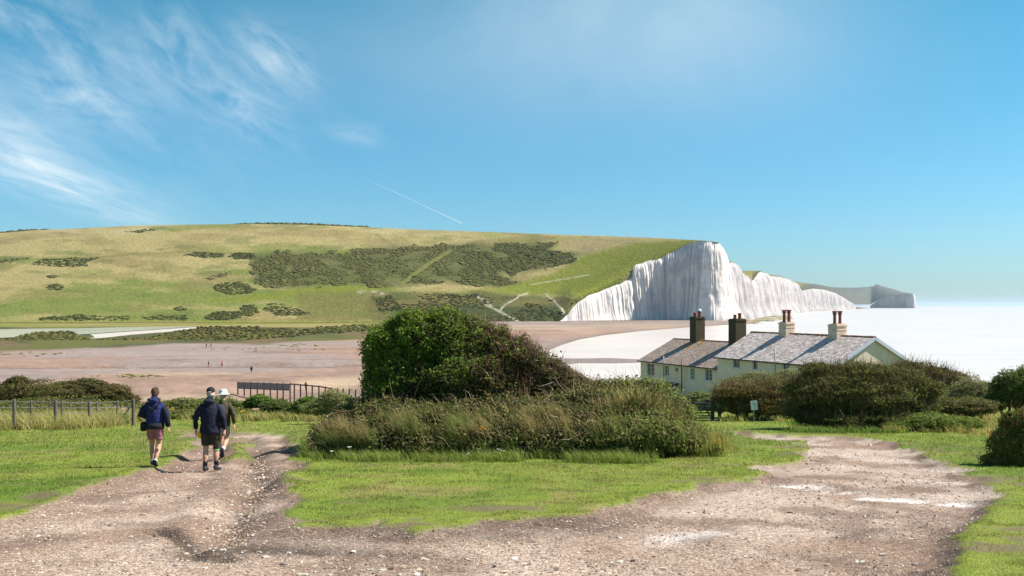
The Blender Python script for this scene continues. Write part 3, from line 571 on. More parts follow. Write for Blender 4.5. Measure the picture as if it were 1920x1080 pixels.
        MB().box((0, .15, H_ / 2), (W_ - .01, .012, H_ - .01)).build('pane', glass_m, w)
        MB().box((0, -.02, -.035), (W_ + .16, .16, .06)).build('sill', fm, w)
    for (px, top, lx, ly, m, npot, kind) in stacks:
        u = (px - CX) / F; rx, ry = O[0] + YD[0] * hw, O[1] + YD[1] * hw
        s = (u * ry - rx) / (XD[0] - u * XD[1]); Y = ry + s * XD[1]; zt_ = CZ - (top - HY) / F * Y
        ch = empty('chimney', (s, hw, zr - 1.0)); ch.parent = root
        h = zt_ - (zr - 1.0); mb = MB(); mb.box((0, 0, h / 2), (lx, ly, h))
        mb.box((0, 0, h - .06), (lx + .10, ly + .10, .10)); mb.box((0, 0, h + .03), (lx - .1, ly - .1, .10))
        if kind == 'pale': mb.box((0, 0, h - .42), (lx + .05, ly + .05, .06))
        mb.build('stack', m, ch)
        for k in range(npot):
            yy = (-.27, .27, .0)[k]; xx = (0, 0, .3)[k] if npot > 2 else 0; hp = (.95 if kind == 'pale' else (.42 if k == 0 else .55)); r = .13 if kind == 'pale' else .17
            mb = MB(); z0 = h + .07
            mb.tube([(xx, yy, z0), (xx, yy, z0 + hp * .08), (xx, yy, z0 + hp * .1), (xx, yy, z0 + hp * .78), (xx, yy, z0 + hp * .8), (xx, yy, z0 + hp * .9), (xx, yy, z0 + hp)], [r * 1.25, r * 1.25, r, r * .9, r * 1.25, r * 1.3, r * 1.05], 12)
            if kind == 'pale':
                for q in range(6):
                    a = q * math.pi / 3; mb.box((xx + r * 1.15 * math.cos(a), yy + r * 1.15 * math.sin(a), z0 + hp + .05), (.07, .07, .14))
            mb.build('chimney_pot', pot_m, ch, smooth=False)
            if kind == 'capped' and k == 1: MB().ball((xx, yy, z0 + hp + .08), (.2, .2, .17), sub=2).build('cowl', cap_m, ch, smooth=True)
    for (px, r0, r1, m, rad) in pipes:
        s, z1 = fx(O, px, r0); _, z0 = fx(O, px, r1)
        MB().tube([(s, -.36, z0), (s, -.36, ze - .5), (s, -.36, z1)], rad, 8).build('pipe', m, root, smooth=True)
    return root
apex = P(1638, 632, 75.0); hwR = 3.85; LR = 15.5
OR = apex[:2] - LR * XD - hwR * YD
gw = lambda O, l: [(*sorted((fx(O, a, c)[0], fx(O, b, c)[0])), fx(O, (a + b) / 2, d)[1], fx(O, (a + b) / 2, c)[1], st) for a, b, c, d, st in l]
pale_t = [A3(.46, .39, .36), A3(.54, .47, .44), A3(.38, .32, .30), A3(.58, .52, .48), A3(.43, .36, .31)]
brown_t = [A3(.28, .21, .165), A3(.33, .25, .20), A3(.24, .18, .15), A3(.37, .30, .24), A3(.30, .23, .19)]
cottage('cottage', 'nearer cream cottage with two pale chimneys and lilac gable boards', OR, LR, hwR, 6.8, CZ - 4.72, apex[2],
        gw(OR, [(1374, 1387, 672, 690, 3), (1411, 1420, 675, 693, 3), (1467, 1480, 680, 701, 1)]),
        [(1475, 605, 1.0, .95, stack_pale, 3, 'pale'), (1570, 609, 1.05, 1.0, stack_pale, 2, 'pale')], [(1460, 655, 705, pipe_g, .055)], pale_t, paint2,
        lambda x, q: (.35 if q > .9 and vnoise(x * .5, 0, 3) > .5 else 0.004), True, 3)
EC = P(1195, 676, 101.4)[:2]; OL = EC + .28 * YD + .2 * XD; LL = float((OR - OL) @ XD) - .02
cottage('cottage', 'farther lower cottage with brown roof and two dark tall chimneys', OL, LL, 4.15, 5.6, CZ - 5.8, CZ - 3.55,
        gw(OL, [(1213, 1227, 681, 705, 1), (1246, 1254, 686, 705, 1), (1266, 1271, 688, 697, 3), (1294, 1302, 690, 712, 1), (1322, 1335, 692, 714, 1)]),
        [(1307.5, 595, 1.12, 1.1, stack_dark, 2, 'capped'), (1382.5, 599, 1.2, 1.2, stack_dark, 2, 'plain')], [(1250, 667, 706, pipe_g, .05), (1284, 672, 735, pipe_b, .06)], brown_t, paint,
        lambda x, q: (.75 if q > .62 and abs(x - 3.0 - 2.2 * q) < .9 + .4 * q and vnoise(x * 2, q * 9, 8) > .35 else .012), False, 5)
s_, z_ = fx(OL, 1262, 718)
po = empty('porch', (OL[0] + XD[0] * s_, OL[1] + XD[1] * s_, 0), HRZ); tag(po, 'small lean-to porch with black roof beside the lower cottage', 'porch')
mb = MB(); mb.box((0, -.85, 7.4), (2.3, 1.6, 3.2)); mb.build('wall', paint, po)
mb = MB(); V = [(-1.3, -1.8, 8.95), (1.3, -1.8, 8.95), (1.1, -.02, z_ + .05), (-1.1, -.02, z_ + .05)]; V = V + [(x, y, z - .09) for x, y, z in V]
mb.add(V, [[0, 1, 2, 3], [7, 6, 5, 4], [0, 4, 5, 1], [1, 5, 6, 2], [3, 2, 6, 7], [0, 3, 7, 4]]); mb.build('roof', dark_m, po)

# ------------------------------------------------------------------ fences, gate, sign, sea defence
wood = mat('weathered_wood', (.105, .09, .072), var=.35, scale=4, rough=.9, stretch=(6, 6, 1), bump=.4, bscale=30)
wood_d = mat('dark_wet_wood', (.075, .055, .05), var=.3, scale=3, rough=.9, stretch=(4, 4, 1), bump=.3)
wood_p = mat('sun_bleached_wood', (.30, .28, .25), var=.25, scale=4, rough=.9)
wire_m = mat('fence_wire', (.20, .20, .20), rough=.5, metal=.6)
def fence(label, posts, brace=False):
    x0, y0 = (posts[0][0] - CX) / F * posts[0][1], posts[0][1]; root = empty('wire_fence', (x0, y0, float(gz(x0, y0)))); tag(root, label, 'fence')
    o = np.array(root.location); tops = []
    for k, (px, Y, top, r) in enumerate(posts):
        x = (px - CX) / F * Y; zg = float(gz(x, Y)); zt = CZ - (top - HY) / F * Y; ln = random.uniform(-.02, .02)
        MB().tube([np.array([x, Y, zg - .25]) - o, np.array([x + ln, Y, zt - .03]) - o, np.array([x + ln, Y, zt]) - o], [r, r * .95, r * .7], 9).build('post', wood, root, smooth=False)
        tops.append((x, Y, zg, zt))
    for q in (.25, .5, .72, .93):
        pts = [np.array([x, Y, zg + (zt - zg) * q]) - o for x, Y, zg, zt in tops]
        MB().tube(pts, .006, 4).build('wire', wire_m, root)
    if brace:
        x, Y, zg, zt = tops[-1]; MB().tube([np.array([x - .05, Y - .02, zt - .25]) - o, np.array([x - .75, Y - .1, zg + .05]) - o], .045, 7).build('brace', wood_p, root)
fence('front wire fence line on thick round posts ending in a braced post', [(-40, 41, 746, .075), (27, 42.5, 748, .075), (104, 44.5, 750, .075), (168, 46.5, 752, .07), (250, 48, 748, .085)], True)
fence('rear wire fence line on thinner posts in the tall grass', [(-10, 47, 751, .055), (59, 48, 751, .055), (116, 48.5, 752, .06), (182, 50, 753, .055), (220, 50.5, 751, .06)])

gx, gy = (1297 - CX) / F * 57, 57.0; gzv = float(gz(gx, gy))
gate = empty('field_gate', (gx, gy, gzv)); tag(gate, 'weathered five bar wooden gate between stout posts before the cottages', 'gate')
w_ = (1336 - 1297) / F * 57; hgt = (785 - 744) / F * 57 + .1
for xx, r in ((0, .11), (w_, .10)):
    MB().box((xx, 0, hgt / 2 - .15), (r * 2, r * 2, hgt + .3)).build('post', wood, gate)
for k, zz in enumerate((.25, .43, .62, .82, 1.02)):
    MB().box((w_ / 2, 0, zz), (w_ - .24, .035, .09)).build('rail', wood_p if k > 2 else wood, gate)
for a, b in (((.14, -.03, .22), (w_ / 2, -.03, 1.0)), ((w_ / 2, -.03, 1.0), (w_ - .14, -.03, .22))): MB().bar(a, b, .03, .08).build('brace', wood, gate)
x2 = (1349 - CX) / F * 56; z2 = float(gz(x2, 56))
mp = empty('marker_post', (x2, 56, z2)); tag(mp, 'short dark waymark post with green band beside the gate', 'post')
MB().box((0, 0, .48), (.17, .17, 1.0)).build('post', wood_d, mp); MB().box((0, 0, .86), (.185, .185, .2)).build('band', mat('green_band', (.03, .16, .11), rough=.5), mp)
wf = empty('plank_fence', ((1240 - CX) / F * 59, 59, float(gz((1240 - CX) / F * 59, 59)))); tag(wf, 'low grey plank fence running left from the gate', 'fence')
for xx in (0, .9, 1.75): MB().box((xx, 0, .42), (.12, .12, 1.0)).build('post', wood, wf)
for zz in (.35, .78): MB().box((.85, -.08, zz), (1.85, .035, .12)).build('rail', wood_p, wf)
sx, sy = (1414 - CX) / F * 52, 52.0; szv = float(gz(sx, sy))
sign = empty('notice_sign', (sx, sy, szv)); tag(sign, 'small white notice board on a thin post in the grass', 'sign')
MB().box((0, .03, .38), (.06, .05, 1.1)).build('post', wood_p, sign)
zc = CZ - (760 - HY) / F * sy - szv; MB().box((0, 0, zc), (.36, .02, .50), Matrix.Rotation(math.radians(-6), 3, 'Y')).build('board', white_m, sign)
ink = mat('blue_print', (.16, .22, .45), rough=.6); mb = MB()
for k, (wd, dz, dx) in enumerate(((.16, .12, -.03), (.20, .03, .02), (.10, -.05, .06), (.14, -.14, .04))): mb.box((dx, -.013, zc + dz), (wd, .004, .035), Matrix.Rotation(math.radians(-6), 3, 'Y'))
mb.build('printed_marks', ink, sign)

gp = [446, 458, 470, 482.5, 495, 507, 520, 531, 544, 552, 563.5, 574.5, 585.5, 598, 610, 622, 633, 643.5, 655, 667, 679]
yt = tab([(446, 172), (544, 161), (700, 146)]); tp = tab([(446, 715.5), (544, 718.5), (598, 723), (622, 727), (700, 733)])
def gpos(px): Y = float(yt(px)); return P(px, float(tp(px)), Y)
sdw = empty('sea_defence', (gpos(446)[0], gpos(446)[1], 0)); tag(sdw, 'timber sea defence of dark posts and boarded panels on the shingle', 'breakwater'); o = np.array(sdw.location)
bd = mat('grey_boarding', (.17, .155, .15), var=.25, scale=2, rough=.9, stretch=(1, 1, 8))
for k, px in enumerate(gp):
    t = gpos(px); MB().box(np.array([t[0], t[1], (t[2] + .2) / 2]) - o, (.20, .2, t[2] - .2)).build('post', wood_d, sdw)
    if k + 1 < len(gp):
        t2 = gpos(gp[k + 1]); y_ = -.14
        if k < 8:
            for q in range(4):
                a, b = t - o, t2 - o; dz = .22 + q * .30
                MB().bar((a[0] + .02, a[1] + y_, a[2] - dz), (b[0] - .02, b[1] + y_, b[2] - dz), .05, .285).build('board', bd, sdw)
        elif k < 15:
            a, b = t - o, t2 - o; MB().bar((a[0], a[1] + y_, a[2] - .12), (b[0], b[1] + y_, b[2] - .12), .08, .2).build('rail', wood_d, sdw)

# ------------------------------------------------------------------ people
skin_m = mat('skin', (.46, .26, .18), var=.08, scale=9, rough=.6, spec=.3)
CLOTH = {}
def cloth(name, c, rough=.85, var=.12):
    if name not in CLOTH: CLOTH[name] = mat(name, c, rough=rough, var=var, scale=9, bump=.25, bscale=40, bdist=.01)
    return CLOTH[name]
def remesh(mb, vox, name, m, parent, wr=0.0, sm=3, seed=0, shade=True):
    t = mb.build('tmp', None); a = t.modifiers.new('r', 'REMESH'); a.mode = 'VOXEL'; a.voxel_size = vox
    if sm: b = t.modifiers.new('s', 'SMOOTH'); b.factor = .5; b.iterations = sm
    dg = bpy.context.evaluated_depsgraph_get(); me = bpy.data.meshes.new_from_object(t.evaluated_get(dg)); me.name = name
    old = t.data; bpy.data.objects.remove(t); bpy.data.meshes.remove(old)
    if wr:
        n = len(me.vertices); co = np.empty(n * 3, np.float32); no = np.empty(n * 3, np.float32); me.vertices.foreach_get('co', co); me.vertices.foreach_get('normal', no)
        co = co.reshape(-1, 3); no = no.reshape(-1, 3); w = fbm(co[:, 0] * 9 + co[:, 1] * 5, co[:, 2] * 14 + co[:, 0] * 6, seed, 3) - .5
        co = co + no * (w * wr * 2)[:, None]; me.vertices.foreach_set('co', co.ravel().astype(np.float32))
    if shade: me.polygons.foreach_set('use_smooth', np.ones(len(me.polygons), bool))
    me.materials.clear(); me.materials.append(m); me.update()
    ob = bpy.data.objects.new(name, me); COL.objects.link(ob); ob.parent = parent; return ob
def person(label, X, Y, h, rz, pose, look, group, vox=.0125):
    root = empty('person', (X, Y, float(look.get('z', gz(X, Y)))), rz); root.scale = (h / 1.75,) * 3; tag(root, label, 'person', group)
    V = lambda *a: np.array(a, float)
    b = MB()
    b.tube([(0, 0, .84), (0, 0, .95), (0, 0, 1.10), (0, .0, 1.26), (0, 0, 1.36), (0, 0, 1.44)], [(.13, .09), (.155, .11), (.135, .095), (.155, .11), (.125, .085), (.065, .06)], 16)
    hd = V(*pose.get('head', (0, .03, 1.63))); b.tube([(0, 0, 1.42), (0, .015, 1.50), hd - V(0, .01, .05)], [.062, .056, .055], 10)
    b.ball(hd, (.074, .094, .115), sub=3); b.tube([hd + V(0, .055, -.05), hd + V(0, .075, -.105)], [.045, .028], 8); b.tube([hd + V(0, .085, .0), hd + V(0, .115, -.03)], [.012, .018], 6)
    for sg in (-1, 1): b.ball(hd + V(sg * .078, -.005, -.01), (.012, .022, .034), sub=1)
    legs = []
    for sg, (kn, an, toe) in zip((-1, 1), pose['legs']):
        hip = V(sg * .088, 0, .90); kn, an, toe = V(*kn), V(*an), V(*toe)
        b.tube([hip, hip * .6 + kn * .4, kn * .85 + hip * .15, kn, kn * .75 + an * .25, kn * .55 + an * .45 - V(0, .012, 0), an * .85 + kn * .15, an], [.092, .082, .062, .056, .058, .058, .040, .038], 12)
        d = toe - an; heel = an + V(0, 0, 0) - V(0, .05, 0) * (1 if d[1] > 0 else 1); b.tube([an, (an + toe) / 2, toe], [.042, .038, .03], 8); legs.append((hip, kn, an, toe))
    arms = []
    for sg, (el, wr_) in zip((-1, 1), pose['arms']):
        sh = V(sg * .170, 0, 1.36); el, wr_ = V(*el), V(*wr_)
        b.tube([V(sg * .11, 0, 1.35), sh, sh * .5 + el * .5, el, el * .5 + wr_ * .5, wr_], [.04, .036, .036, .036, .036, .026], 10)
        d = (wr_ - el) / np.linalg.norm(wr_ - el); side = np.cross(d, V(sg, 0, 0)); side = side / (np.linalg.norm(side) + 1e-6); inn = V(-sg, 0, 0)
        pm = wr_ + d * .085; b.tube([wr_, wr_ + d * .04, pm], [(.022, .028), (.018, .040), (.015, .040)], 8)
        for q, ln in enumerate((.070, .080, .075, .058)):
            o_ = pm + side * (q - 1.5) * -.0205; b.tube([o_ - d * .02, o_ + d * ln * .5 + inn * .006, o_ + d * ln + inn * .022], [.0105, .0095, .008], 6)
        b.tube([wr_ + d * .025 + side * .028, wr_ + d * .06 + side * .055 + inn * .012, wr_ + d * .095 + side * .058 + inn * .022], [.013, .0115, .009], 6)
        arms.append((sh, el, wr_))
    remesh(b, vox, 'body', skin_m, root, sm=1)
    for sg in (-1, 1): MB().ball(hd + V(sg * .03, .086, .012), (.011, .008, .008), sub=1).build('eye', dark_m, root)
    # jacket
    hz = look['hem']; j = MB(); fl = look.get('flare', 1.0)
    j.tube([(0, 0, hz), (0, 0, hz + .02), (0, -.005, 1.05), (0, -.012, 1.22), (0, -.01, 1.34), (0, -.005, 1.42), (0, .005, 1.49)], [(.190 * fl, .145 * fl), (.195 * fl, .15 * fl), (.185 * fl ** .5, .145 * fl ** .5), (.190, .150), (.172, .128), (.115, .095), (.072, .072)], 18)
    for sh, el, wr_ in arms: j.tube([sh * V(.5, 1, 1) + V(0, 0, -.01), sh * V(.92, 1, 1) + V(0, 0, -.005), sh * .75 + el * .25 - V(0, 0, .01), sh * .4 + el * .6, el, el * .4 + wr_ * .6, wr_ * .95 + el * .05], [.060, .070, .072, .068, .062, .056, .048], 12)
    if look.get('hood'): j.tube([(-.10, -.06, 1.44), (-.06, -.115, 1.46), (.06, -.115, 1.46), (.10, -.06, 1.44)], [.04, .052, .052, .04], 8); j.tube([(0, -.01, 1.44), (0, -.005, 1.545)], [.085, .075], 12)
    remesh(j, vox * 1.2, 'jacket', look['jacket'], root, wr=.014, sm=2, seed=int(abs(X) * 10))
    # shorts
    s_ = MB(); s_.tube([(0, 0, 1.02), (0, -.005, .95), (0, -.005, .86)], [(.165, .125), (.175, .135), (.16, .13)], 14)
    for (hip, kn, an, toe) in legs:
        e = hip + (kn - hip) * look['short']; s_.tube([hip, hip * .5 + e * .5, e], [.108, .100, .094], 12)
    remesh(s_, vox * 1.1, 'shorts', look['shorts'], root, wr=.008, sm=1, seed=3)
    for i, (hip, kn, an, toe) in enumerate(legs):
        d = (toe - an); d = d / np.linalg.norm(d)
        sh = MB(); up_ = np.cross(np.cross(d, V(0, 0, 1)), d); up_ = up_ / np.linalg.norm(up_)
        heel = an - d * .07 + up_ * -.045; tip = toe + d * .03
        sh.tube([heel - d * .005, heel + d * .05, (heel + tip) / 2, tip - d * .04, tip], [(.034, .040), (.040, .048), (.046, .040), (.048, .034), (.034, .02)], 12); sh.tube([an + up_ * .03, heel + d * .05], [.046, .05], 10)
        so = remesh(sh, vox, 'shoe', look['shoes'], root, sm=1)
        q = kn * look['sock'] + an * (1 - look['sock']); MB().tube([an, (an + q) / 2, q, q + (q - an) * .02], [.046, .048, .054, .05], 12).build('sock', look['socks'], root, smooth=True)
        if look.get('band') == i:
            p = kn * .93 + an * .07; MB().tube([kn * 1.0 + V(0, 0, .06), kn, p - V(0, 0, .01)], [.066, .064, .064], 12).build('knee_support', cloth('black_sleeve', (.02, .02, .025)), root, smooth=True)
            MB().tube([p - V(0, 0, .012), p - V(0, 0, .04)], [.067, .066], 12).build('knee_band', cloth('lime_band', (.16, .42, .16)), root, smooth=True)
    ht = look['hat']
    if ht == 'hair':
        hb = MB(); hb.ball(hd + V(0, -.015, .03), (.088, .098, .105), sub=3, jit=.06); hb.ball(hd + V(0, -.05, -.03), (.07, .06, .075), sub=2, jit=.06)
        remesh(hb, vox * 1.2, 'hair', cloth('brown_hair', (.075, .04, .022)), root, wr=.02, sm=0, seed=9)
    elif ht == 'cap':
        hb = MB(); hb.ball(hd + V(0, -.01, -.035), (.080, .092, .075), sub=2); remesh(hb, vox, 'hair', cloth('grey_hair', (.33, .31, .29)), root, wr=.01, sm=0, seed=4)
        cp = MB(); cp.tube([hd + V(0, 0, .02), hd + V(0, 0, .06), hd + V(0, 0, .10), hd + V(0, 0, .128)], [(.087, .105), (.086, .104), (.068, .082), (.02, .03)], 18); cp.tube([hd + V(0, .08, .035), hd + V(0, .17, .02)], [(.075, .012), (.055, .008)], 10)
        remesh(cp, vox, 'cap', cloth('black_cap', (.012, .012, .014)), root, sm=1)
        MB().tube([hd + V(-.035, -.096, .03), hd + V(0, -.109, .03), hd + V(.035, -.096, .03)], .008, 6).build('cap_strap', cloth('pale_strap', (.6, .6, .6)), root)
    elif ht == 'sunhat':
        hb = MB(); hb.ball(hd + V(0, -.01, -.02), (.082, .094, .085), sub=2); remesh(hb, vox, 'hair', cloth('grey_hair', (.33, .31, .29)), root, wr=.01, sm=0, seed=4)
        cp = MB(); n = 20; rings = [(.155, .175, .012), (.10, .115, .03), (.094, .108, .09), (.080, .094, .125), (.02, .02, .135)]
        cp.tube([hd + V(0, 0, z) for _, _, z in rings], [(a, b2) for a, b2, _ in rings], n, cap=False); cp.build('sun_hat', cloth('pale_grey_hat', (.55, .57, .54)), root, smooth=True)
    return root, dict(legs=legs, arms=arms)
navy = cloth('navy_cloth', (.008, .010, .026)); blue = cloth('blue_cloth', (.014, .022, .10)); black = cloth('black_cloth', (.010, .010, .014)); oliv = cloth('olive_cloth', (.050, .042, .022)); okha = cloth('dark_khaki_shorts', (.030, .030, .018)); pink = cloth('dusty_pink_shorts', (.30, .125, .145)); beige = cloth('pale_stone_shorts', (.34, .26, .22)); shoe = cloth('dark_trainers', (.025, .028, .032)); wsock = cloth('white_socks', (.55, .53, .52))
WG = 'walkers on the path'
def at(px, row): x, y = G(px, row); return x, y
px_, py_ = at(290, 879)
r1, i1 = person('walker in blue zipped jacket and dusty pink shorts, bareheaded, leftmost of the three', px_, py_, 1.74, math.radians(6),
    dict(legs=[((-.085, .13, .50), (-.075, .12, .10), (-.08, .27, .04)), ((.085, .05, .485), (.045, -.17, .135), (.045, -.05, .035))], arms=[((-.27, -.10, 1.15), (-.17, .13, 1.08)), ((.255, -.05, 1.13), (.285, .02, .88))], head=(0, .05, 1.62)),
    dict(hem=.90, jacket=blue, short=.72, shorts=pink, shoes=shoe, sock=.10, socks=wsock, hat='hair', hood=True), WG)
for sh_, (el, wr_) in zip((-1, 1), (((-.27, -.10, 1.15), (-.17, .13, 1.08)), ((.255, -.05, 1.13), (.285, .02, .88)))):
    el, wr_ = np.array(el), np.array(wr_); s0 = np.array([sh_ * .185, 0, 1.37])
    MB().tube([s0 * [.93, 1, 1] - [0, 0, .06], s0 * .5 + el * .5, el, el * .4 + wr_ * .6, wr_ * .97 + el * .03], [.070, .078, .070, .063, .055], 14).build('sleeve', navy, r1, smooth=True)
    MB().tube([(sh_ * .15, -.115, 1.43), (sh_ * .09, -.16, 1.34), (sh_ * -.03, -.172, 1.24)], [(.02, .012)] * 3, 6).build('strap', black, r1)
MB().tube([(0, -.005, .84), (0, -.005, .88), (0, -.005, .965)], [(.20, .155), (.212, .165), (.208, .162)], 18).build('jacket_hem', black, r1, smooth=True)
MB().tube([(-.125, -.03, 1.47), (0, -.10, 1.49), (.125, -.03, 1.47)], [.035, .045, .035], 10).build('collar', navy, r1, smooth=True)
M1 = Matrix.Translation(r1.location) @ Matrix.Rotation(math.radians(6), 4, 'Z') @ Matrix.Scale(1.74 / 1.75, 4)
pc = M1 @ Vector((-.225, -.05, .89)); pch = empty('waist_pouch', pc, math.radians(20)); tag(pch, 'small black pouch at the left hip of the pink-shorts walker', 'bag')
mb = MB(); mb.tube([(0, 0, -.10), (0, 0, -.07), (0, 0, .06), (0, 0, .10)], [(.045, .06), (.065, .085), (.065, .085), (.04, .06)], 12); mb.build('body', black, pch, smooth=True); MB().box((-.0, -.088, .03), (.10, .012, .05)).build('flap', navy, pch)
px_, py_ = at(394, 880)
r2, i2 = person('walker in loose navy coat, black cap and dark khaki shorts with lime knee band', px_, py_, 1.84, math.radians(2),
    dict(legs=[((-.10, .05, .49), (-.095, -.03, .10), (-.11, .12, .035)), ((.10, .09, .50), (.11, .06, .11), (.135, .20, .04))], arms=[((-.285, -.05, 1.14), (-.30, .02, .88)), ((.27, -.04, 1.13), (.285, .03, .87))], head=(0, .045, 1.625)),
    dict(hem=.80, flare=1.10, jacket=navy, short=.86, shorts=okha, shoes=shoe, sock=.46, socks=black, hat='cap', hood=True, band=1), WG)
M2 = Matrix.Translation(r2.location) @ Matrix.Rotation(math.radians(2), 4, 'Z') @ Matrix.Scale(1.84 / 1.75, 4)
yb = empty('yellow_bag', M2 @ Vector((-.215, .04, .76))); tag(yb, 'small bright yellow bag held at the navy-coated walker\'s left hand', 'bag')
mb = MB(); mb.tube([(0, 0, -.07), (0, 0, -.05), (0, 0, .05), (0, 0, .09)], [(.03, .03), (.06, .04), (.055, .035), (.012, .012)], 10); mb.build('bag', cloth('yellow_nylon', (.75, .48, .02)), yb, smooth=True)
MB().tube([(0, 0, .085), (-.03, 0, .12), (-.06, -.01, .13)], .008, 6).build('strap', cloth('yellow_nylon', (.75, .48, .02)), yb)
px_, py_ = at(418, 853)
r3, i3 = person('walker in olive jacket and pale sun hat, half hidden behind the navy coat', px_, py_, 1.86, math.radians(4),
    dict(legs=[((-.08, .16, .51), (-.08, .20, .10), (-.08, .35, .04)), ((.085, .02, .49), (.05, -.27, .27), (.05, -.24, .12))], arms=[((-.25, .05, 1.14), (-.25, .18, .93)), ((.265, -.07, 1.14), (.285, -.04, .89))], head=(0, .04, 1.625)),
    dict(hem=.84, jacket=oliv, short=.75, shorts=beige, shoes=shoe, sock=.25, socks=wsock, hat='sunhat'), WG)
M3 = Matrix.Translation(r3.location) @ Matrix.Rotation(math.radians(4), 4, 'Z') @ Matrix.Scale(1.86 / 1.75, 4)
rk = empty('rucksack', M3 @ Vector((-.02, -.20, 1.0))); tag(rk, 'dark grey rucksack on the back of the olive-jacketed walker', 'bag')
mb = MB(); mb.tube([(0, 0, 0), (0, 0, .03), (0, -.01, .2), (0, 0, .36), (0, .01, .42)], [(.09, .05), (.13, .08), (.135, .095), (.12, .08), (.07, .04)], 14); mb.build('pack', cloth('charcoal_pack', (.03, .03, .045)), rk, smooth=True)
MB().box((0, -.10, .14), (.18, .05, .16)).build('pocket', black, rk)
stride = dict(legs=[((-.08, .14, .50), (-.08, .20, .10), (-.08, .34, .04)), ((.08, .02, .49), (.08, -.22, .14), (.08, -.12, .035))], arms=[((-.24, -.06, 1.14), (-.25, .06, .90)), ((.24, .05, 1.14), (.25, .16, .92))])
for px, row, rz, jm, sm_, lab in [(387, 654, 1.2, black, black, 'tiny dark-clad figure, left of the pair highest on the beach'), (395.5, 653.5, 1.4, navy, black, 'tiny dark figure, right of the pair highest on the beach'), (391, 685, -1.2, navy, pink, 'tiny figure in navy top walking the shingle ridge'),
                                 (416.5, 685, 1.3, cloth('red_top', (.30, .04, .05)), black, 'tiny figure in red top walking the shingle ridge'), (471.5, 696, .3, black, black, 'lone dark figure on open shingle above the sea defence'), (573.5, 727, .2, cloth('maroon_top', (.14, .035, .04)), black, 'tiny figure in maroon behind the sea defence posts')]:
    Y = (CZ - 1.45) / ((row - HY) / F); X = (px - CX) / F * Y
    person(lab, X, Y, 1.78, rz, stride, dict(z=float(BV['p'][np.argmin((BV['p'][:, 0] - X) ** 2 + (BV['p'][:, 1] - Y) ** 2), 2]), hem=.86, jacket=jm, short=.95, shorts=sm_, shoes=shoe, sock=.3, socks=black, hat='hair'), 'people far off on the beach', vox=.03)
# ------------------------------------------------------------------ vegetation
def world_clumps(l, Y, dy=.35):
    out = []
    for c in l:
        px, row, rx, ry = c[:4]; y = c[4] if len(c) > 4 else Y; k = y / F; out.append((P(px, row, y), np.array([rx * k, max(rx, ry) * k * .9, ry * k])))
    return out
def sample_clumps(cl, n, g, shell=.16, cull=.78, over=.10):
    C = np.array([c for c, r in cl]); Rr = np.array([r for c, r in cl]); w = Rr[:, 0] * Rr[:, 2]; w = w / w.sum(); pts = []; nor = []; tot = 0
    while tot < n:
        k = g.choice(len(cl), n, p=w); d = g.normal(size=(n, 3)); d /= np.linalg.norm(d, axis=1)[:, None]
        flip = (d[:, 1] > .3) & (g.random(n) < .75); d[flip, 1] *= -1
        lump = 1 + .42 * (fbm(d[:, 0] * 3.2 + k * 3.1, d[:, 2] * 3.6 + d[:, 1] * 2.3, 3, 4) - .5) * 2
        rr = lump * (1 - np.abs(g.normal(size=n)) * shell) + over * (g.random(n) < .22) * g.random(n) ** 2 * 2.2
        p = C[k] + d * Rr[k] * rr[:, None]
        keep = np.ones(n, bool)
        for c, r in cl: keep &= (((p - c) / r) ** 2).sum(1) > cull ** 2 * .8
        keep &= p[:, 2] > gbase(p[:, 0], p[:, 1]) - .05
        pts.append(p[keep]); nor.append(d[keep]); tot += keep.sum()
        if keep.sum() < n * .01: break
    return np.concatenate(pts)[:n], np.concatenate(nor)[:n]
def leaves(mb, p, nrm, size, col, g, asp=.55, droop=.2):
    n = len(p); a = g.normal(size=(n, 3)); N = nrm * .7 + a * .65 + np.array([0, 0, .35]); N /= np.linalg.norm(N, axis=1)[:, None]
    t = g.normal(size=(n, 3)); T = t - N * (t * N).sum(1)[:, None]; T /= np.linalg.norm(T, axis=1)[:, None]; B = np.cross(N, T)
    L = (size * g.uniform(.6, 1.35, n))[:, None]; W = L * asp * .5; f = N * L * .10
    V = np.stack([p - T * L * .5, p + B * W + f, p + T * L * .5 - N * L * droop * .3, p - B * W + f], 1).reshape(-1, 3)
    mb.add(V, np.arange(n * 4).reshape(n, 4), np.repeat(col, 4, 0)); return mb
def twigs(mb, p, d, ln, r, col, g, bend=.25):
    n = len(p); d = d / np.linalg.norm(d, axis=1)[:, None]; s = g.normal(size=(n, 3)); s = np.cross(d, s); s /= np.linalg.norm(s, axis=1)[:, None]; q = np.cross(d, s)
    L = (ln * g.uniform(.5, 1.4, n))[:, None]; mid = p + d * L * .5 + s * L * bend * .3 ; end = p + d * L + s * L * bend * g.uniform(-.5, 1, n)[:, None] * .5
    V = []
    for ang in (0, 2.09, 4.19): V.append(p + (s * math.cos(ang) + q * math.sin(ang)) * r)
    for ang in (0, 2.09, 4.19): V.append(mid + (s * math.cos(ang) + q * math.sin(ang)) * r * .7)
    V.append(end); V = np.stack(V, 1).reshape(-1, 3); b = (np.arange(n) * 7)[:, None]
    mb.add(V, np.concatenate([b + np.array([[k, (k + 1) % 3, 3 + (k + 1) % 3, 3 + k]]) for k in range(3)], 0), np.repeat(col, 7, 0))
    mb.f.setdefault(3, []).append(np.concatenate([b + np.array([[3 + k, 3 + (k + 1) % 3, 6]]) for k in range(3)], 0) + mb.n - n * 7); return mb
